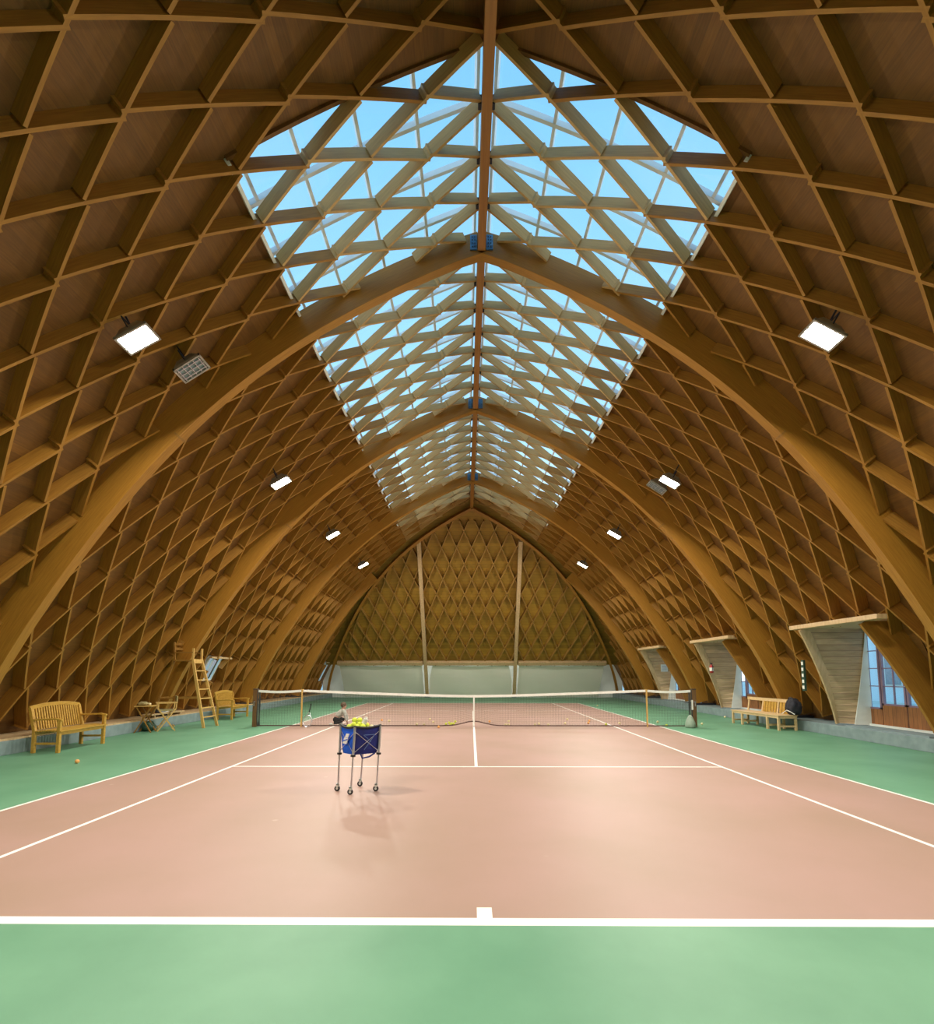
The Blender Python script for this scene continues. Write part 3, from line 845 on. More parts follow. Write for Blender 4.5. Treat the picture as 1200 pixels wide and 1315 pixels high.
# ------------------------------------------------------------------ net
def net():
    t = thing('tennis_net', 'tennis net stretched across the court with white tape and centre strap', 'net', (0, 0, 0))
    def top(x):
        a = abs(x)
        if a < 5.03: return .914+(1.075-.914)*(a/5.03)**1.35
        u = (a-5.03)/(6.33-5.03); return 1.075-.02*math.sin(PI*u)*1.6-.01*u
    def bot(x): return .035+.13*math.exp(-(x/.42)**2)
    xs = [-6.33+12.66*k/288 for k in range(289)]
    n = MB(); r = .0017
    for x in xs:
        n.box((x-r, -r, bot(x)), (x+r, r, top(x)-.05))
    for j in range(1, 22):
        pts = xs[::6]
        for a, b in zip(pts[:-1], pts[1:]):
            za = bot(a)+(top(a)-.05-bot(a))*j/22; zb = bot(b)+(top(b)-.05-bot(b))*j/22
            n.bar((a, 0, za), (b, 0, zb), 2*r, 2*r)
    n.build('netting', 'cord', t)
    b = MB(); pts = xs[::4]
    b.sweep([Vector((x, 0, top(x)-.032)) for x in pts], [(Vector((0, 1, 0)), Vector((0, 0, 1)))]*len(pts), .022, .068); b.build('top_tape', 'band', t)
    b = MB(); b.sweep([Vector((x, 0, bot(x))) for x in pts], [(Vector((0, 1, 0)), Vector((0, 0, 1)))]*len(pts), .012, .03); b.build('foot_tape', 'netred', t)
    b = MB(); b.box((-.022, -.02, .03), (.022, .02, .92)); b.build('centre_strap', 'band', t)
    b = MB(); b.tube([(0, 0, 0.0), (0, 0, .05)], .02, 8); b.build('strap_anchor', 'steel', t)
    for sg in (-1, 1):
        b = MB(); b.sweep([Vector((sg*6.28, 0, z)) for z in (.04, .35, .62, .9, 1.04)], [(Vector((1, 0, 0)), Vector((0, 1, 0)))]*5, [.05, .03, .05, .03, .04], .02); b.build('side_tape', 'cord', t)
net()
for sg, side in ((-1, 'left'), (1, 'right')):
    t = thing('net_post', f'square dark brown {side} net post', 'post', (sg*6.40, 0, 0))
    mb = MB(); mb.box((-.06, -.06, 0), (.06, .06, 1.085)); mb.build('shaft', 'post', t, bevel=.006)
    mb = MB(); mb.box((-.065, -.065, 1.085), (.065, .065, 1.10)); mb.build('cap', 'dsteel', t)
    mb = MB(); mb.lathe([(.02, -.12), (.02, -.06)], (sg*.0, 0, .72), 10, axis='y'); mb.bar((0, -.11, .72), (0.0, -.11, .60), .02, .02); mb.build('crank', 'steel', t)
    mb = MB(); mb.tube([(-sg*.07, -.03, 1.07), (-sg*.09, -.05, .7), (-sg*.07, -.05, .35), (-sg*.1, -.05, .05)], .016, 6); mb.build('tension_cord', 'cord', t)
    if sg > 0:
        mb = MB(); mb.box((-.09, -.075, .5), (-.045, -.06, .78)); mb.build('white_tag', 'band', t)
    t = thing('singles_stick', f'{side} wooden singles stick holding up the net', 'stick', (sg*5.03, -.03, 0))
    mb = MB(); mb.box((-.02, -.015, 0), (.02, .015, 1.06)); mb.build('shaft', 'ladder', t)
    mb = MB(); mb.box((-.028, -.02, 1.06), (.028, .05, 1.085)); mb.build('notch_cap', 'ladder', t)
mb = MB(); mb.lathe([(.12, 0), (.15, .04), (.13, .16), (.07, .30), (.03, .36)], (6.2, -.2, 0), 14); o = mb.build('net_weight_bag', mat('grey green canvas', (.34, .42, .32), .8), smooth=True); tag(center(o), 'pale grey-green weight bag at the foot of the right net post', 'bag')

# racket leaning on the left singles stick
t = thing('tennis_racket', 'tennis racket standing head down against the left end of the net', 'racket', (-4.86, -.10, 0))
R = Matrix.Rotation(math.radians(8), 4, 'Y') @ Matrix.Rotation(math.radians(-8), 4, 'X')
fr = MB(); E = [(.125*math.cos(a), 0, .175+.165*math.sin(a)) for a in [2*PI*k/28 for k in range(28)]]
fr.tube([R @ Vector(p) for p in E], .010, 6, closed=True)
fr.tube([R @ Vector(p) for p in ((-.07, 0, .312), (-.02, 0, .42), (0, 0, .44))], .009, 6); fr.tube([R @ Vector(p) for p in ((.07, 0, .312), (.02, 0, .42), (0, 0, .44))], .009, 6)
fr.build('frame', 'steel', t)
h = MB(); h.tube([R @ Vector((0, 0, .43)), R @ Vector((0, 0, .68))], .017, 8); h.build('handle', 'black', t)
s_ = MB()
for k in range(-5, 6):
    x = k*.021; hgt = .16*math.sqrt(max(0, 1-(x/.125)**2)); s_.tube([R @ Vector((x, 0, .175-hgt)), R @ Vector((x, 0, .175+hgt))], .0012, 4)
for k in range(-6, 7):
    z = k*.024; hgt = .12*math.sqrt(max(0, 1-(z/.165)**2)); s_.tube([R @ Vector((-hgt, 0, .175+z)), R @ Vector((hgt, 0, .175+z))], .0012, 4)
s_.build('strings', 'band', t)

# ------------------------------------------------------------------ tennis balls
BR = .036
bm_ = {}
def ball(x, y, z, m, label, group=None, name='tennis_ball', r=BR):
    key = (m, r)
    if key not in bm_:
        mb = MB(); mb.sphere((0, 0, 0), r, 16, 10); o = mb.build(name, m, smooth=True); bm_[key] = o.data
        # seam
    else:
        o = bpy.data.objects.new(name, bm_[key]); COL.objects.link(o)
    o.location = (x, y, z); o.rotation_euler = (random.random()*6, random.random()*6, 0)
    tag(o, label, 'ball', group); return o
def ray_floor(u, v, z):
    X = (u-600)/FPX; U = (800-v)/FPX
    y = math.cos(TH)-U*math.sin(TH); zz = math.sin(TH)+U*math.cos(TH)
    x = X*math.cos(YA)-y*math.sin(YA); y = X*math.sin(YA)+y*math.cos(YA)
    k = (z-CH)/zz; return CX+x*k, -D0+y*k
# positions measured on the court floor (metres, from the photograph)
BL = [((490.6, 925), 'oball', 'orange-tinted ball behind the net just right of the ball cart', None),
 ((500, 926), 'pball', 'pale ball behind the net right of the ball cart, beside an orange one', None),
 ((535.5, 930.6), 'pball', 'pale ball at the net foot, left of a near neighbour, left half', None),
 ((545, 930.8), 'pball', 'pale ball at the net foot between the ball cart and the yellow cluster', None),
 ((552.5, 924), 'pball', 'pale ball farthest back left of the yellow cluster behind the net', None),
 ((556.6, 927.5), 'pball', 'pale ball behind the net just left of the yellow cluster', None),
 ((563.5, 934), 'oball', 'orange ball in front of the net foot beside the yellow cluster', None),
 ((573, 930), 'ball', 0, 1), ((577, 928.6), 'ball', 0, 1), ((580, 929.6), 'ball', 0, 1), ((583, 929.8), 'ball', 0, 1), ((585, 927), 'ball', 0, 1), ((578.5, 931), 'ball', 0, 1),
 ((629, 926.7), 'oball', 'orange ball first to the right of the centre strap', None),
 ((653.5, 926.5), 'pball', 0, 2), ((649.6, 931), 'pball', 0, 2), ((653.5, 931), 'pball', 0, 2),
 ((687.5, 931), 'pball', 0, 3), ((692.5, 930), 'pball', 0, 3),
 ((704.5, 931.2), 'pball', 'single pale ball at net foot right of a close pair', None),
 ((729, 924), 'pball', 'pale ball farthest back behind the right half of the net', None),
 ((726, 929.3), 'pball', 'pale ball just below the rearmost one behind the right half', None),
 ((757, 926), 'oball', 0, 4), ((756, 928.8), 'oball', 0, 4),
 ((778.7, 930.7), 'ball', 'yellow ball on the right singles sideline at the net', None),
 ((796, 929.3), 'pball', 'pale ball in the right doubles alley behind the net', None),
 ((767.5, 906), 'pball', 'pale ball far off beyond the right doubles line near the far baseline', None),
 ((845, 927.5), 'pball', 'pale ball on green behind the net, right of the right singles stick', None),
 ((856.5, 932), 'ball', 'yellowish ball on green at the net foot near the right post', None),
 ((902, 930), 'pball', 'pale ball on green just right of the right net post', None),
 ((931.5, 921), 'pball', 'pale ball on green left of the birch bench', None)]
GR = {1: 'yellow ball in the tight cluster left of the centre strap', 2: 'pale ball in the group of three right of the centre strap', 3: 'pale ball in the close pair midway along the right half of net', 4: 'orange-tinted ball of the touching pair behind the right half of net'}
done = []
for (p, m, lb, g) in BL:
    x, y = ray_floor(p[0], p[1]+1.0, 0.0)
    if abs(y) < .07: y = .08
    for _ in range(12):
        for (a, b) in done:
            dd = math.hypot(x-a, y-b)
            if dd < .08: y += .085-dd
    done.append((x, y)); ball(x, y, BR, m, GR[g] if g else lb, GR[g] if g else None)
x, y = ray_floor(99, 980.5, 0); ball(x, y, BR, 'oball', 'lone orange ball on the green floor in front of the teak bench')

# ------------------------------------------------------------------ ball cart
def cart():
    t = thing('ball_cart', 'blue wheeled ball basket cart with four aluminium legs', 'ball cart', (-1.61, -8.18, 0))
    L = Vector((-1.61, -8.18, 0))
    feet = {'L': (-1.86, -8.22), 'F': (-1.64, -8.42), 'R': (-1.345, -8.22), 'B': (-1.62, -7.92)}
    tops = {'L': (-1.845, -8.20), 'F': (-1.61, -8.40), 'R': (-1.31, -8.19), 'B': (-1.565, -7.95)}
    ZT = .86
    legs = {}
    for k in 'LFRB':
        a = Vector((*feet[k], .09))-L; b = Vector((*tops[k], ZT))-L
        mb = MB(); m = a.lerp(b, .52); mb.tube([m, b], .0155, 10); lg = mb.build('leg', 'steel', t, smooth=False)
        mb = MB(); mb.tube([a, m], .011, 10); mb.build('lower_tube', 'steel', lg)
        mb = MB(); d = (b-a).normalized(); mb.tube([m-d*.012, m+d*.012], .032, 10); mb.build('locking_collar', 'black', lg)
        c = Vector((*feet[k], .037))-L; c.x -= .01
        w = MB(); w.lathe([(.012, -.014), (.036, -.012), (.038, 0), (.036, .012), (.012, .014)], c, 16, axis='y'); w.build('wheel', 'black', lg)
        w = MB(); w.lathe([(.016, -.017), (.016, .017)], c, 12, axis='y'); w.box(c+Vector((-.012, -.024, .02)), c+Vector((.02, -.018, .065))); w.box(c+Vector((-.012, .018, .02)), c+Vector((.02, .024, .065))); w.box(c+Vector((-.012, -.024, .05)), c+Vector((.02, .024, .065))); w.build('caster_fork', 'white', lg)
    # cross braces in X on each side
    br = MB()
    cyc = ['L', 'F', 'R', 'B']
    for i, k in enumerate(cyc):
        n = cyc[(i+1) % 4]
        for (p, q) in ((k, n), (n, k)):
            a = Vector((*feet[p], 0)).lerp(Vector((*tops[p], 0)), .55)-L; b = Vector((*tops[q], 0))-L
            a.z = .52; b.z = .80; a *= 1; ca = Vector((0, 0, 0))
            br.tube([a, b], .0042, 6)
    br.build('cross_brace', 'steel', t)
    # bag: four fabric sides curving to a smaller bottom
    c = [Vector((*tops[k], 0))-L for k in cyc]
    def ring(z, s, bulge=0.):
        pts = []
        for i in range(4):
            a, b = c[i]*s, c[(i+1) % 4]*s
            for j in range(6):
                u = j/6; p = a.lerp(b, u); p = p*(1+bulge*math.sin(PI*u)); pts.append(Vector((p.x, p.y, z-.025*math.sin(PI*u)*(z > .8))))
        return pts
    R_ = [ring(.86, .98, .0), ring(.80, .96, .03), ring(.68, .93, .08), ring(.56, .90, .10), ring(.505, .84, .10)]
    for i, (nm, m) in enumerate((('side_panel', 'bluebag'), ('side_panel', 'navybag'), ('side_panel', 'navybag'), ('side_panel', 'bluebag'))):
        mb = MB()
        for k in range(4):
            for j in range(6):
                a = i*6+j; b = (a+1) % 24
                mb.quad([R_[k][a], R_[k][b], R_[k+1][b], R_[k+1][a]])
                mb.quad([R_[k+1][a]*.985, R_[k+1][b]*.985, R_[k][b]*.985, R_[k][a]*.985])
        o = mb.build(nm, m, t)
        if i == 0:      # white double-stroke emblem on the bright panel
            A, B = c[0], c[1]; ex = (B-A).normalized(); nrm = Vector((ex.y, -ex.x, 0)); 
            if nrm.y > 0: nrm = -nrm
            mid = (A+B)/2*1.0+nrm*.035
            def E_(u, z): return mid+ex*u*.95+Vector((0, 0, z))
            e = MB()
            for (u, z, w, hh) in ((.045, .745, .075, .05), (.005, .675, .095, .075)):
                e.prism([E_(u-w/2-.01, z-hh/2), E_(u+w/2-.02, z-hh/2-.004), E_(u+w/2+.015, z+hh/2), E_(u-w/2+.02, z+hh/2)], nrm*.006)
            e.build('emblem', 'line', o, fix=True)
            e = MB(); e.prism([E_(-.045, .665), E_(.06, .69), E_(.055, .70), E_(-.05, .677)], nrm*.008); e.build('emblem_gap', 'bluebag', o, fix=True)
        if i == 1:
            A, B = c[1], c[2]; ex = (B-A).normalized(); nrm = Vector((ex.y, -ex.x, 0))
            if nrm.y > 0: nrm = -nrm
            mid = (A+B)/2+nrm*.028; e = MB()
            for p, q in (((-.07, .75), (.09, .75)), ((-.07, .75), (.035, .66)), ((.09, .75), (-.06, .56))):
                e.bar(mid+ex*p[0]+Vector((0, 0, p[1])), mid+ex*q[0]+Vector((0, 0, q[1])), .008, .008)
            e.build('printed_lines', 'greyblue', o)
    mb = MB(); mb.prism([p for p in R_[4]], (0, 0, .01)); mb.build('bag_bottom', 'navybag', t, fix=True)
    mb = MB(); rim = ring(.865, 1.0); mb.tube(rim, .014, 8, closed=True); mb.build('rim', 'black', t)
    mb = MB(); mb.prism([p*.97 for p in ring(.80, .97)], (0, 0, .012)); mb.build('inner_shelf', 'black', t, fix=True)
    mb = MB(); p = c[1]*.8; q = c[2]*.95; pts = [Vector((p.x+.07, p.y, .51)), Vector((p.x+.10, p.y-.02, .455)), Vector((p.x*.4+q.x*.6, (p.y+q.y)/2, .46)), Vector((q.x-.05, q.y-.03, .50))]
    mb.tube(pts, .011, 6); mb.build('carry_strap', 'navybag', t)
    return t
cart()
ci = [((-1.66, -8.24, .875), 'ball', 0), ((-1.585, -8.23, .878), 'ball', 0), ((-1.62, -8.17, .87), 'ball', 0), ((-1.50, -8.17, .855), 'ball', 0), ((-1.70, -8.17, .85), 'ball', 0),
      ((-1.43, -8.22, .84), 'pball', 'pale ball near the right rim of the ball cart'), ((-1.53, -8.27, .85), 'ball', 0), ((-1.60, -8.30, .85), 'ball', 0), ((-1.72, -8.25, .848), 'ball', 0), ((-1.6, -8.06, .85), 'ball', 0),
      ((-1.51, -8.10, .86), 'oball', 'orange ball at the back of the ball cart')]
for (p, m, lb) in ci: ball(*p, m, lb or 'yellow ball heaped in the basket of the ball cart', None if lb else 'yellow balls heaped in the ball cart')
ball(-1.66, -8.20, .93, 'ball', 'left one of two yellow balls on top of the cart heap'); ball(-1.59, -8.2, .93, 'ball', 'right one of two yellow balls on top of the cart heap')
mb = MB(); mb.tube([(-1.53, -8.22, .885), (-1.50, -8.22, .95)], [.03, .034], 10); mb.lathe([(.02, 0), (.02, .03)], (-1.5, -8.22, .945), 10); tag(center(mb.build('plastic_bottle', 'band')), 'small white bottle lying on top of the balls in the cart', 'bottle')

# ------------------------------------------------------------------ teak benches (left)
def teak_bench(loc, rz, label):
    """faces +x locally, length along y"""
    t = thing('garden_bench', label, 'bench', loc, rz); Lh = .70; Dp = .56
    def seat_z(x): return .42+.015*math.cos((x-.1)*6)
    for sy in (-1, 1):
        y = sy*(Lh-.03)
        mb = MB(); mb.bar((.50, y, 0), (.50, y, .64), .06, .06, up=(1, 0, 0)); mb.build('front_leg', 'teak', t, bevel=.004)
        mb = MB(); mb.sweep([Vector((.03, y, 0)), Vector((.03, y, .42)), Vector((-.08, y, .88))], [(Vector((0, 1, 0)), Vector((1, 0, .0)))]*3, .06, .06); mb.build('back_leg', 'teak', t, bevel=.004)
        mb = MB(); mb.sweep([Vector((-.02, y, .645)), Vector((.2, y, .65)), Vector((.42, y, .66)), Vector((.55, y, .635))], [(Vector((0, 1, 0)), Vector((0, 0, 1)))]*4, .065, .035); mb.build('armrest', 'teak', t, bevel=.006)
        mb = MB(); mb.box((.05, y-.018, .16), (.49, y+.018, .20)); mb.build('side_stretcher', 'teak', t)
    mb = MB(); mb.box((.48, -Lh+.05, .34), (.515, Lh-.05, .41)); mb.box((.02, -Lh+.05, .34), (.05, Lh-.05, .41)); mb.build('seat_rail', 'teak', t)
    mb = MB()
    for k in range(7):
        x = .06+k*.073; z = .42+.012*math.cos((x-.28)*8); mb.box((x, -Lh+.0, z-.01), (x+.058, Lh, z+.012))
    mb.build('seat', 'teak', t)
    mb = MB()
    for k in range(19):
        y = -Lh+.09+k*(2*Lh-.18)/18; zt = .86+.055*(1-(y/Lh)**2)
        mb.bar((.015, y, .44), (-.083, y, zt), .035, .014, up=(1, 0, 0))
    mb.build('back_slats', 'teak', t)
    mb = MB(); C = [Vector((-.085, -Lh+2*Lh*k/12, .87+.06*(1-(2*k/12-1)**2))) for k in range(13)]
    mb.sweep(C, [(Vector((1, 0, 0)), Vector((0, 0, 1)))]*13, .035, .075); mb.build('top_rail', 'teak', t, bevel=.006)
    return t
teak_bench((-8.74, -4.33, 0), .05, 'nearest curved-back teak garden bench against the left plinth')
teak_bench((-8.62, 2.85, 0), 0.04, 'farther teak garden bench on the left, beyond the tall umpire chair')

# ------------------------------------------------------------------ birch bench (right) with bag
t = thing('birch_bench', 'long pale wooden bench with low backrest on the right side', 'bench', (8.45, .15, 0), math.radians(4))
Lh = 1.12
for x in (-.24, .24):
    for y in (-1.08, -.60, .60, 1.08):
        mb = MB(); mb.box((x-.028, y-.028, 0), (x+.028, y+.028, .39)); mb.build('leg', 'birch', t, bevel=.004)
for y in (-1.08, -.6, .6, 1.08):
    mb = MB(); mb.box((-.22, y-.018, .09), (.22, y+.018, .14)); mb.build('stretcher', 'birch', t)
mb = MB(); mb.box((-.26, -Lh, .33), (-.22, Lh, .39)); mb.box((.22, -Lh, .33), (.26, Lh, .39)); mb.box((-.26, -Lh, .33), (.26, -Lh+.04, .39)); mb.box((-.26, Lh-.04, .33), (.26, Lh, .39)); mb.build('apron', 'birch', t)
mb = MB()
for k in range(5): mb.box((-.28+k*.112, -Lh-.02, .39), (-.28+k*.112+.104, Lh+.02, .415))
mb.build('seat', 'birch', t, bevel=.003)
for y in (-1.05, -.35, .35, 1.05):
    mb = MB(); mb.bar((.24, y, .40), (.31, y, .80), .05, .035, up=(1, 0, 0)); mb.build('back_post', 'birch', t)
mb = MB(); mb.bar((.295, -Lh, .775), (.295, Lh, .775), .03, .09); mb.build('back_rail', 'birch', t, bevel=.004)
mb = MB()
for k in range(16):
    y = -.95+k*.125
    if y > .33: break
    mb.bar((.255, y, .42), (.30, y, .74), .10, .010, up=(1, 0, 0))
mb.build('back_panel', 'teak', t)
# bag over the near end
def blob(name, c, sc, m, label, cat, seed=1, parent=None):
    random.seed(seed); bm = bmesh.new(); bmesh.ops.create_icosphere(bm, subdivisions=4, radius=1)
    ph = [random.random()*6 for _ in range(6)]
    for v in bm.verts:
        p = v.co.copy(); q = 3.2
        n = (abs(p.x)**q+abs(p.y)**q+abs(p.z)**q)**(1/q); p /= n
        d = 1+.05*math.sin(5*p.x+ph[0])*math.sin(4*p.z+ph[1])+.04*math.sin(9*p.y+ph[2]+3*p.z)+.025*math.sin(14*p.z+ph[3]+6*p.x)
        p.x *= (1-.22*max(p.z, 0)); p.y *= (1-.3*max(p.z, 0))
        v.co = Vector((p.x*sc[0], p.y*sc[1], p.z*sc[2]))*d
    me = bpy.data.meshes.new(name); bm.to_mesh(me); bm.free(); me.materials.append(M_[m]); me.polygons.foreach_set('use_smooth', [True]*len(me.polygons))
    o = bpy.data.objects.new(name, me); COL.objects.link(o)
    zmin = min(v.co.z for v in me.vertices); me.transform(Matrix.Translation((0, 0, -zmin)))
    o.location = c
    if parent: o.parent = parent
    if label: tag(o, label, cat)
    return o
b = blob('sports_bag', (8.76, -.86, .417), (.16, .21, .22), 'fabric', 'black sports bag sitting on the near end of the pale bench', 'bag', 3)
mb = MB(); mb.tube([(-.10, -.2, .03), (-.17, -.12, .10), (-.19, 0, .13), (-.22, .1, .06), (-.20, .2, .02)], .012, 6); mb.build('strap', 'band', b)
mb = MB(); mb.tube([(-.06, -.1, .40), (-.06, -.05, .47), (-.06, .08, .47), (-.06, .13, .40)], .012, 6); mb.build('handle', 'black', b)

# ------------------------------------------------------------------ umpire chair
t = thing('umpire_chair', 'tall wooden umpire chair with pale ladder front, left of the net', 'umpire chair', (-8.1, -.2, 0)); L = Vector(t.location)
def V(x, y, z): return Vector((x, y, z))-L
base = [(-7.69, -.40), (-7.63, .27)]; topp = [(-8.05, -.48), (-8.02, -.06)]
def rail(i, z): a, b = base[i], topp[i]; u = z/1.95; return V(a[0]+(b[0]-a[0])*u, a[1]+(b[1]-a[1])*u, z)
for i in (0, 1):
    mb = MB(); mb.bar(rail(i, 0), rail(i, 1.95), .045, .07, up=(1, 0, 0)); mb.bar(rail(i, 1.95), rail(i, 1.95)+Vector((0, 0, .32)), .04, .05, up=(1, 0, 0)); mb.build('ladder_rail', 'ladder', t)
for k in range(6):
    z = .30+k*.265; mb = MB(); mb.bar(rail(0, z), rail(1, z), .06, .03); mb.build('ladder_rung', 'ladder', t)
mb = MB(); mb.bar(rail(0, 1.9), rail(1, 1.9), .05, .12); mb.build('top_step', 'ladder', t)
mb = MB(); mb.box(V(-8.60, -.52, 1.90), V(-8.06, -.02, 1.94)); mb.build('seat', 'brown', t)
for i, y in enumerate((-.46, .04)):
    mb = MB(); mb.bar(V(-9.12, y-.08 if i == 0 else y+.1, .31), V(-8.58, y, 1.95), .045, .05, up=(1, 0, 0)); mb.bar(V(-8.58, y, 1.93), V(-8.62, y, 2.45), .04, .045, up=(1, 0, 0)); mb.build('rear_leg', 'brown', t)
mb = MB()
for z in (2.40, 2.26): mb.bar(V(-8.61, -.46, z), V(-8.61, .04, z), .025, .07)
mb.build('backrest', 'brown', t)
mb = MB()
for y in (-.48, .05): mb.bar(V(-8.6, y, 2.15), V(-8.04, y if y < 0 else -.05, 2.15), .05, .03)
mb.build('armrest', 'brown', t)
mb = MB(); mb.bar(V(-8.95, -.52, .85), V(-7.86, -.44, .85), .03, .045); mb.bar(V(-8.95, .12, .85), V(-7.83, .12, .85), .03, .045); mb.bar(V(-8.95, -.5, .85), V(-8.95, .12, .85), .03, .045); mb.build('brace', 'brown', t)
# low plank with a bag
mb = MB(); mb.box((-9.25, -.55, .31), (-9.02, -.50, .37)); mb.box((-9.25, .75, .31), (-9.02, .80, .37)); mb.box((-9.28, -.7, .37), (-9.0, .95, .41)); tag(center(mb.build('low_plank', 'pale')), 'low plank on blocks on the left plinth behind the umpire chair', 'plank')
b = blob('shoulder_bag', (-9.14, -.05, .41), (.10, .26, .055), 'fabric', 'flat black bag lying on the low plank', 'bag', 5)
mb = MB(); mb.tube([(.10, -.2, .03), (.12, 0, .015), (.10, .2, .03)], .014, 6); mb.build('white_piping', 'band', b)

# ------------------------------------------------------------------ folding chair and small table
t = thing('folding_chair', 'folding wooden canvas chair standing left of the umpire chair', 'chair', (-8.47, -.95, 0), math.radians(-55))
for sx in (-.24, .24):
    mb = MB(); mb.bar((sx, -.2, 0), (sx, .22, .60), .03, .03, up=(1, 0, 0)); mb.build('leg', 'ladder', t)
    mb = MB(); mb.bar((sx, .22, 0), (sx, -.2, .60), .03, .03, up=(1, 0, 0)); mb.build('leg', 'ladder', t)
    mb = MB(); mb.box((sx-.03, -.24, .74), (sx+.03, .25, .765)); mb.build('armrest', 'ladder', t)
    mb = MB(); mb.bar((sx, -.2, .60), (sx, -.2, .75), .03, .03); mb.bar((sx, .22, .6), (sx, .24, .93), .03, .03); mb.build('arm_post', 'ladder', t)
mb = MB(); mb.box((-.25, -.2, .54), (.25, .22, .565)); mb.build('seat', 'canvas', t)
mb = MB(); mb.box((-.26, .225, .78), (.26, .25, .93)); mb.build('backrest', 'canvas', t)
mb = MB(); mb.box((-.24, -.19, .10), (.24, -.17, .13)); mb.box((-.24, .19, .10), (.24, .21, .13)); mb.build('stretcher', 'ladder', t)
t = thing('folding_table', 'small slatted folding table beside the canvas chair', 'table', (-8.72, -1.42, 0), .2)
mb = MB()
for k in range(5): mb.box((-.22+k*.09, -.22, .68), (-.22+k*.09+.078, .22, .70))
mb.build('table_top', 'ladder', t)
for sy in (-.17, .17):
    mb = MB(); mb.bar((-.2, sy, 0), (.18, sy, .68), .025, .03, up=(0, 1, 0)); mb.build('leg', 'brown', t)
    mb = MB(); mb.bar((.2, sy, 0), (-.18, sy, .68), .025, .03, up=(0, 1, 0)); mb.build('leg', 'brown', t)
ball(-8.66, -1.38, .7+BR, 'pball', 'pale ball on the small folding table'); 
b = blob('cloth_bundle', (-8.80, -1.44, .70), (.12, .10, .05), 'canvas', 'crumpled olive cloth on the small folding table', 'cloth', 8)
b = blob('kit_bag', (-8.78, -1.2, 0), (.16, .13, .13), 'darkgreen', 'dark kit bag on the floor under the folding table and chair', 'bag', 9)

# ------------------------------------------------------------------ wall items
t = thing('thermometer_board', 'narrow dark board with pale dials on the right-hand arch', 'board', (8.62, -1.62, 1.1))
mb = MB(); mb.box((-.03, -.05, 0), (.02, .05, .80)); mb.build('board', 'darkgreen', t)
mb = MB()
for k in range(5): mb.box((-.04, -.04, .05+.155*k), (-.03, .03, .155+.155*k-.02))
mb.build('pale_dials', 'line', t)
t = thing('fire_extinguisher', 'small red and white wall extinguisher by the second doors', 'fire extinguisher', (8.48, 3.28, 1.55))
mb = MB(); mb.lathe([(.02, 0), (.065, .02), (.065, .25), (.03, .30), (.02, .32)], (0, 0, 0), 14); mb.build('cylinder', 'red', t, smooth=True)
mb = MB(); mb.lathe([(.067, .08), (.067, .2)], (0, 0, 0), 14); mb.build('white_label', 'line', t)
mb = MB(); mb.box((-.02, -.05, .32), (.02, .05, .36)); mb.tube([(0, -.03, .33), (0, -.10, .25), (0, -.08, .1)], .01, 6); mb.build('valve_and_hose', 'black', t)
t = thing('notice_sheet', 'small square notice on the farthest dormer cheek', 'notice', (9.1, DOORS[2][1]-.02, 1.62))
mb = MB(); mb.box((-.16, -.04, 0), (.16, -.03, .34)); mb.build('paper', 'white', t)
mb = MB(); 
for k in range(5): mb.box((-.11, -.045, .06+.05*k), (.11, -.04, .07+.05*k))
mb.build('printed_lines', 'greyblue', t)

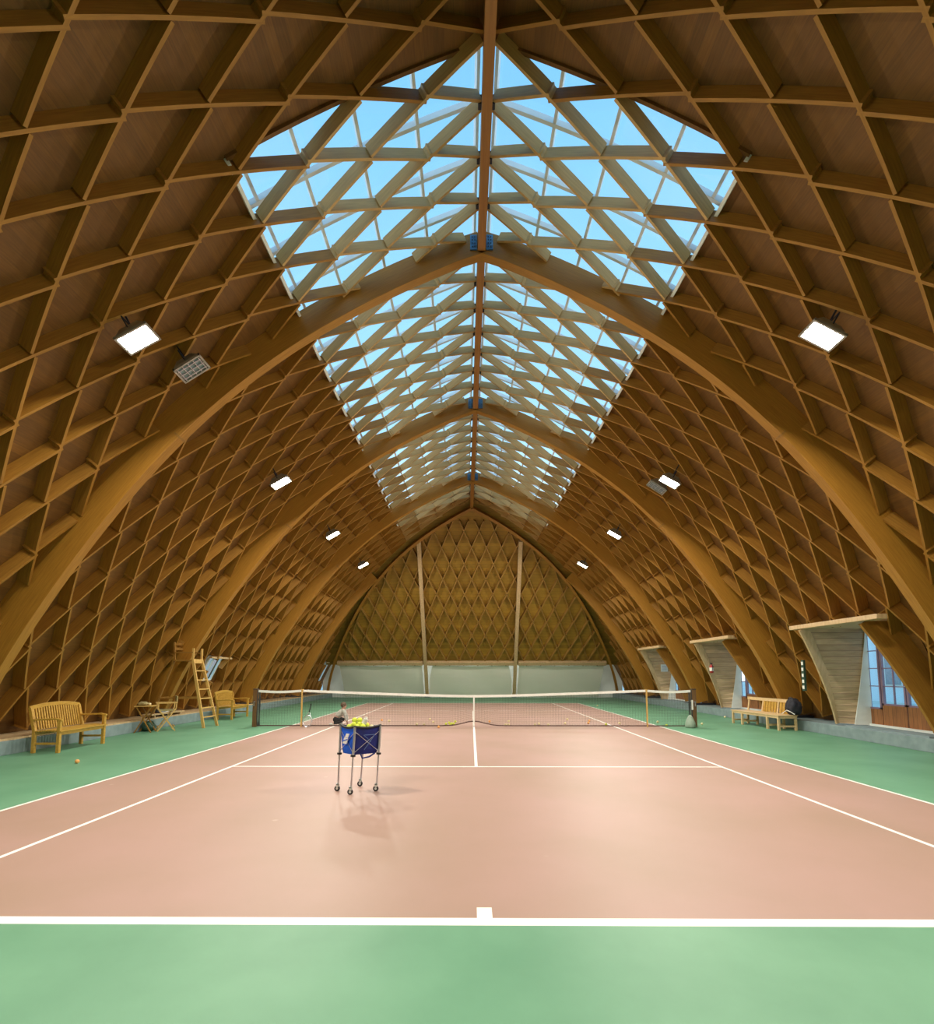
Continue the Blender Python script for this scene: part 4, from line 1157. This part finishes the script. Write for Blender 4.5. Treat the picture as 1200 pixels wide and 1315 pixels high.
# ------------------------------------------------------------------ person picking up balls
def skin_obj(name, verts, edges, radii, m, parent, sub=2):
    me = bpy.data.meshes.new(name); me.from_pydata(verts, edges, []); o = bpy.data.objects.new(name, me); COL.objects.link(o); o.parent = parent
    md = o.modifiers.new('skin', 'SKIN'); md.use_smooth_shade = True
    for i, r in enumerate(radii):
        sv = me.skin_vertices[0].data[i]; sv.radius = (r, r) if not isinstance(r, tuple) else r; sv.use_root = (i == 0)
    o.modifiers.new('sub', 'SUBSURF').levels = sub; o.modifiers['sub'].render_levels = sub
    me.materials.append(M_[m]); return o
def person():
    t = thing('person', 'person in pale long-sleeved top and black trousers crouching behind the net', 'person', (-3.98, .42, 0))
    # local x to the right, y away from camera
    pelvis = (-.16, .02, .20); chest = (-.02, 0, .37); neck = (.06, -.01, .47); head = (.09, -.02, .58)
    shR = (.10, -.11, .43); elR = (.16, -.15, .27); haR = (.20, -.15, .10)
    shL = (.06, .11, .42); elL = (.14, .15, .26); haL = (.16, .10, .10)
    hipR = (-.15, -.08, .18); knR = (.07, -.12, .13); anR = (-.20, -.11, .07)
    hipL = (-.15, .08, .18); knL = (.07, .12, .18); anL = (-.10, .12, .06)
    v = [pelvis, chest, neck, head, (head[0]+.01, head[1], head[2]+.05), shR, elR, haR, shL, elL, haL, hipR, knR, anR, (anR[0]-.10, anR[1], .04), hipL, knL, anL, (anL[0]+.09, anL[1], .035)]
    e = [(0, 1), (1, 2), (2, 3), (3, 4), (2, 5), (5, 6), (6, 7), (2, 8), (8, 9), (9, 10), (0, 11), (11, 12), (12, 13), (13, 14), (0, 15), (15, 16), (16, 17), (17, 18)]
    r = [.085, .085, .04, .068, .062, .038, .028, .020, .038, .028, .020, .06, .045, .028, .022, .06, .045, .028, .022]
    skin_obj('body', v, e, r, 'skin', t)
    v = [(-.155, .015, .215), chest, (.04, -.01, .45), shR, elR, (haR[0]-.005, haR[1], .135), shL, elL, (haL[0], haL[1]+.005, .135)]
    skin_obj('shirt', v, [(0, 1), (1, 2), (2, 3), (3, 4), (4, 5), (2, 6), (6, 7), (7, 8)], [.112, .105, .058, .056, .042, .032, .056, .042, .032], 'shirt', t)
    v = [pelvis, hipR, knR, anR, hipL, knL, anL]
    skin_obj('trousers', v, [(0, 1), (1, 2), (2, 3), (0, 4), (4, 5), (5, 6)], [.10, .075, .058, .040, .075, .058, .040], 'trouser', t)
    mb = MB(); mb.sphere((head[0]-.025, head[1]+.003, head[2]+.03), .088, 16, 10, sc=(1, 1, .95)); mb.build('hair', 'hair', t, smooth=True)
    mb = MB()   # nose, ears
    mb.sphere((head[0]+.075, head[1]-.005, head[2]-.005), .014, 8, 6); mb.sphere((head[0], head[1]-.07, head[2]), .016, 8, 6, sc=(.6, .5, 1)); mb.sphere((head[0], head[1]+.068, head[2]), .016, 8, 6, sc=(.6, .5, 1))
    mb.build('face_features', 'skin', t, smooth=True)
    for (h, s) in ((haR, -1), (haL, 1)):
        hx, hy, hz = h; V_ = [(hx, hy, hz), (hx+.01, hy, hz-.035)]; E_ = [(0, 1)]; Rr = [.017, .020]
        for k in range(4):
            o = (k-1.5)*.012; ln = (.030, .036, .034, .026)[k]
            V_ += [(hx+.012, hy+o, hz-.05), (hx+.018, hy+o*1.1, hz-.05-ln*.45), (hx+.008, hy+o*1.1, hz-.05-ln)]; n = len(V_); E_ += [(1, n-3), (n-3, n-2), (n-2, n-1)]; Rr += [.007, .006, .005]
        V_ += [(hx+.028, hy-s*.018, hz-.035), (hx+.034, hy-s*.020, hz-.06)]; n = len(V_); E_ += [(0, n-2), (n-2, n-1)]; Rr += [.007, .006]
        skin_obj('hand', V_, E_, Rr, 'skin', t, 1)
    for (a, dx) in ((anR, -.09), (anL, .07)):
        mb = MB(); mb.sphere((a[0]+dx*.6, a[1], .042), .05, 12, 8, sc=(1.7, .75, .8)); mb.build('shoe', 'band', t, smooth=True)
person()
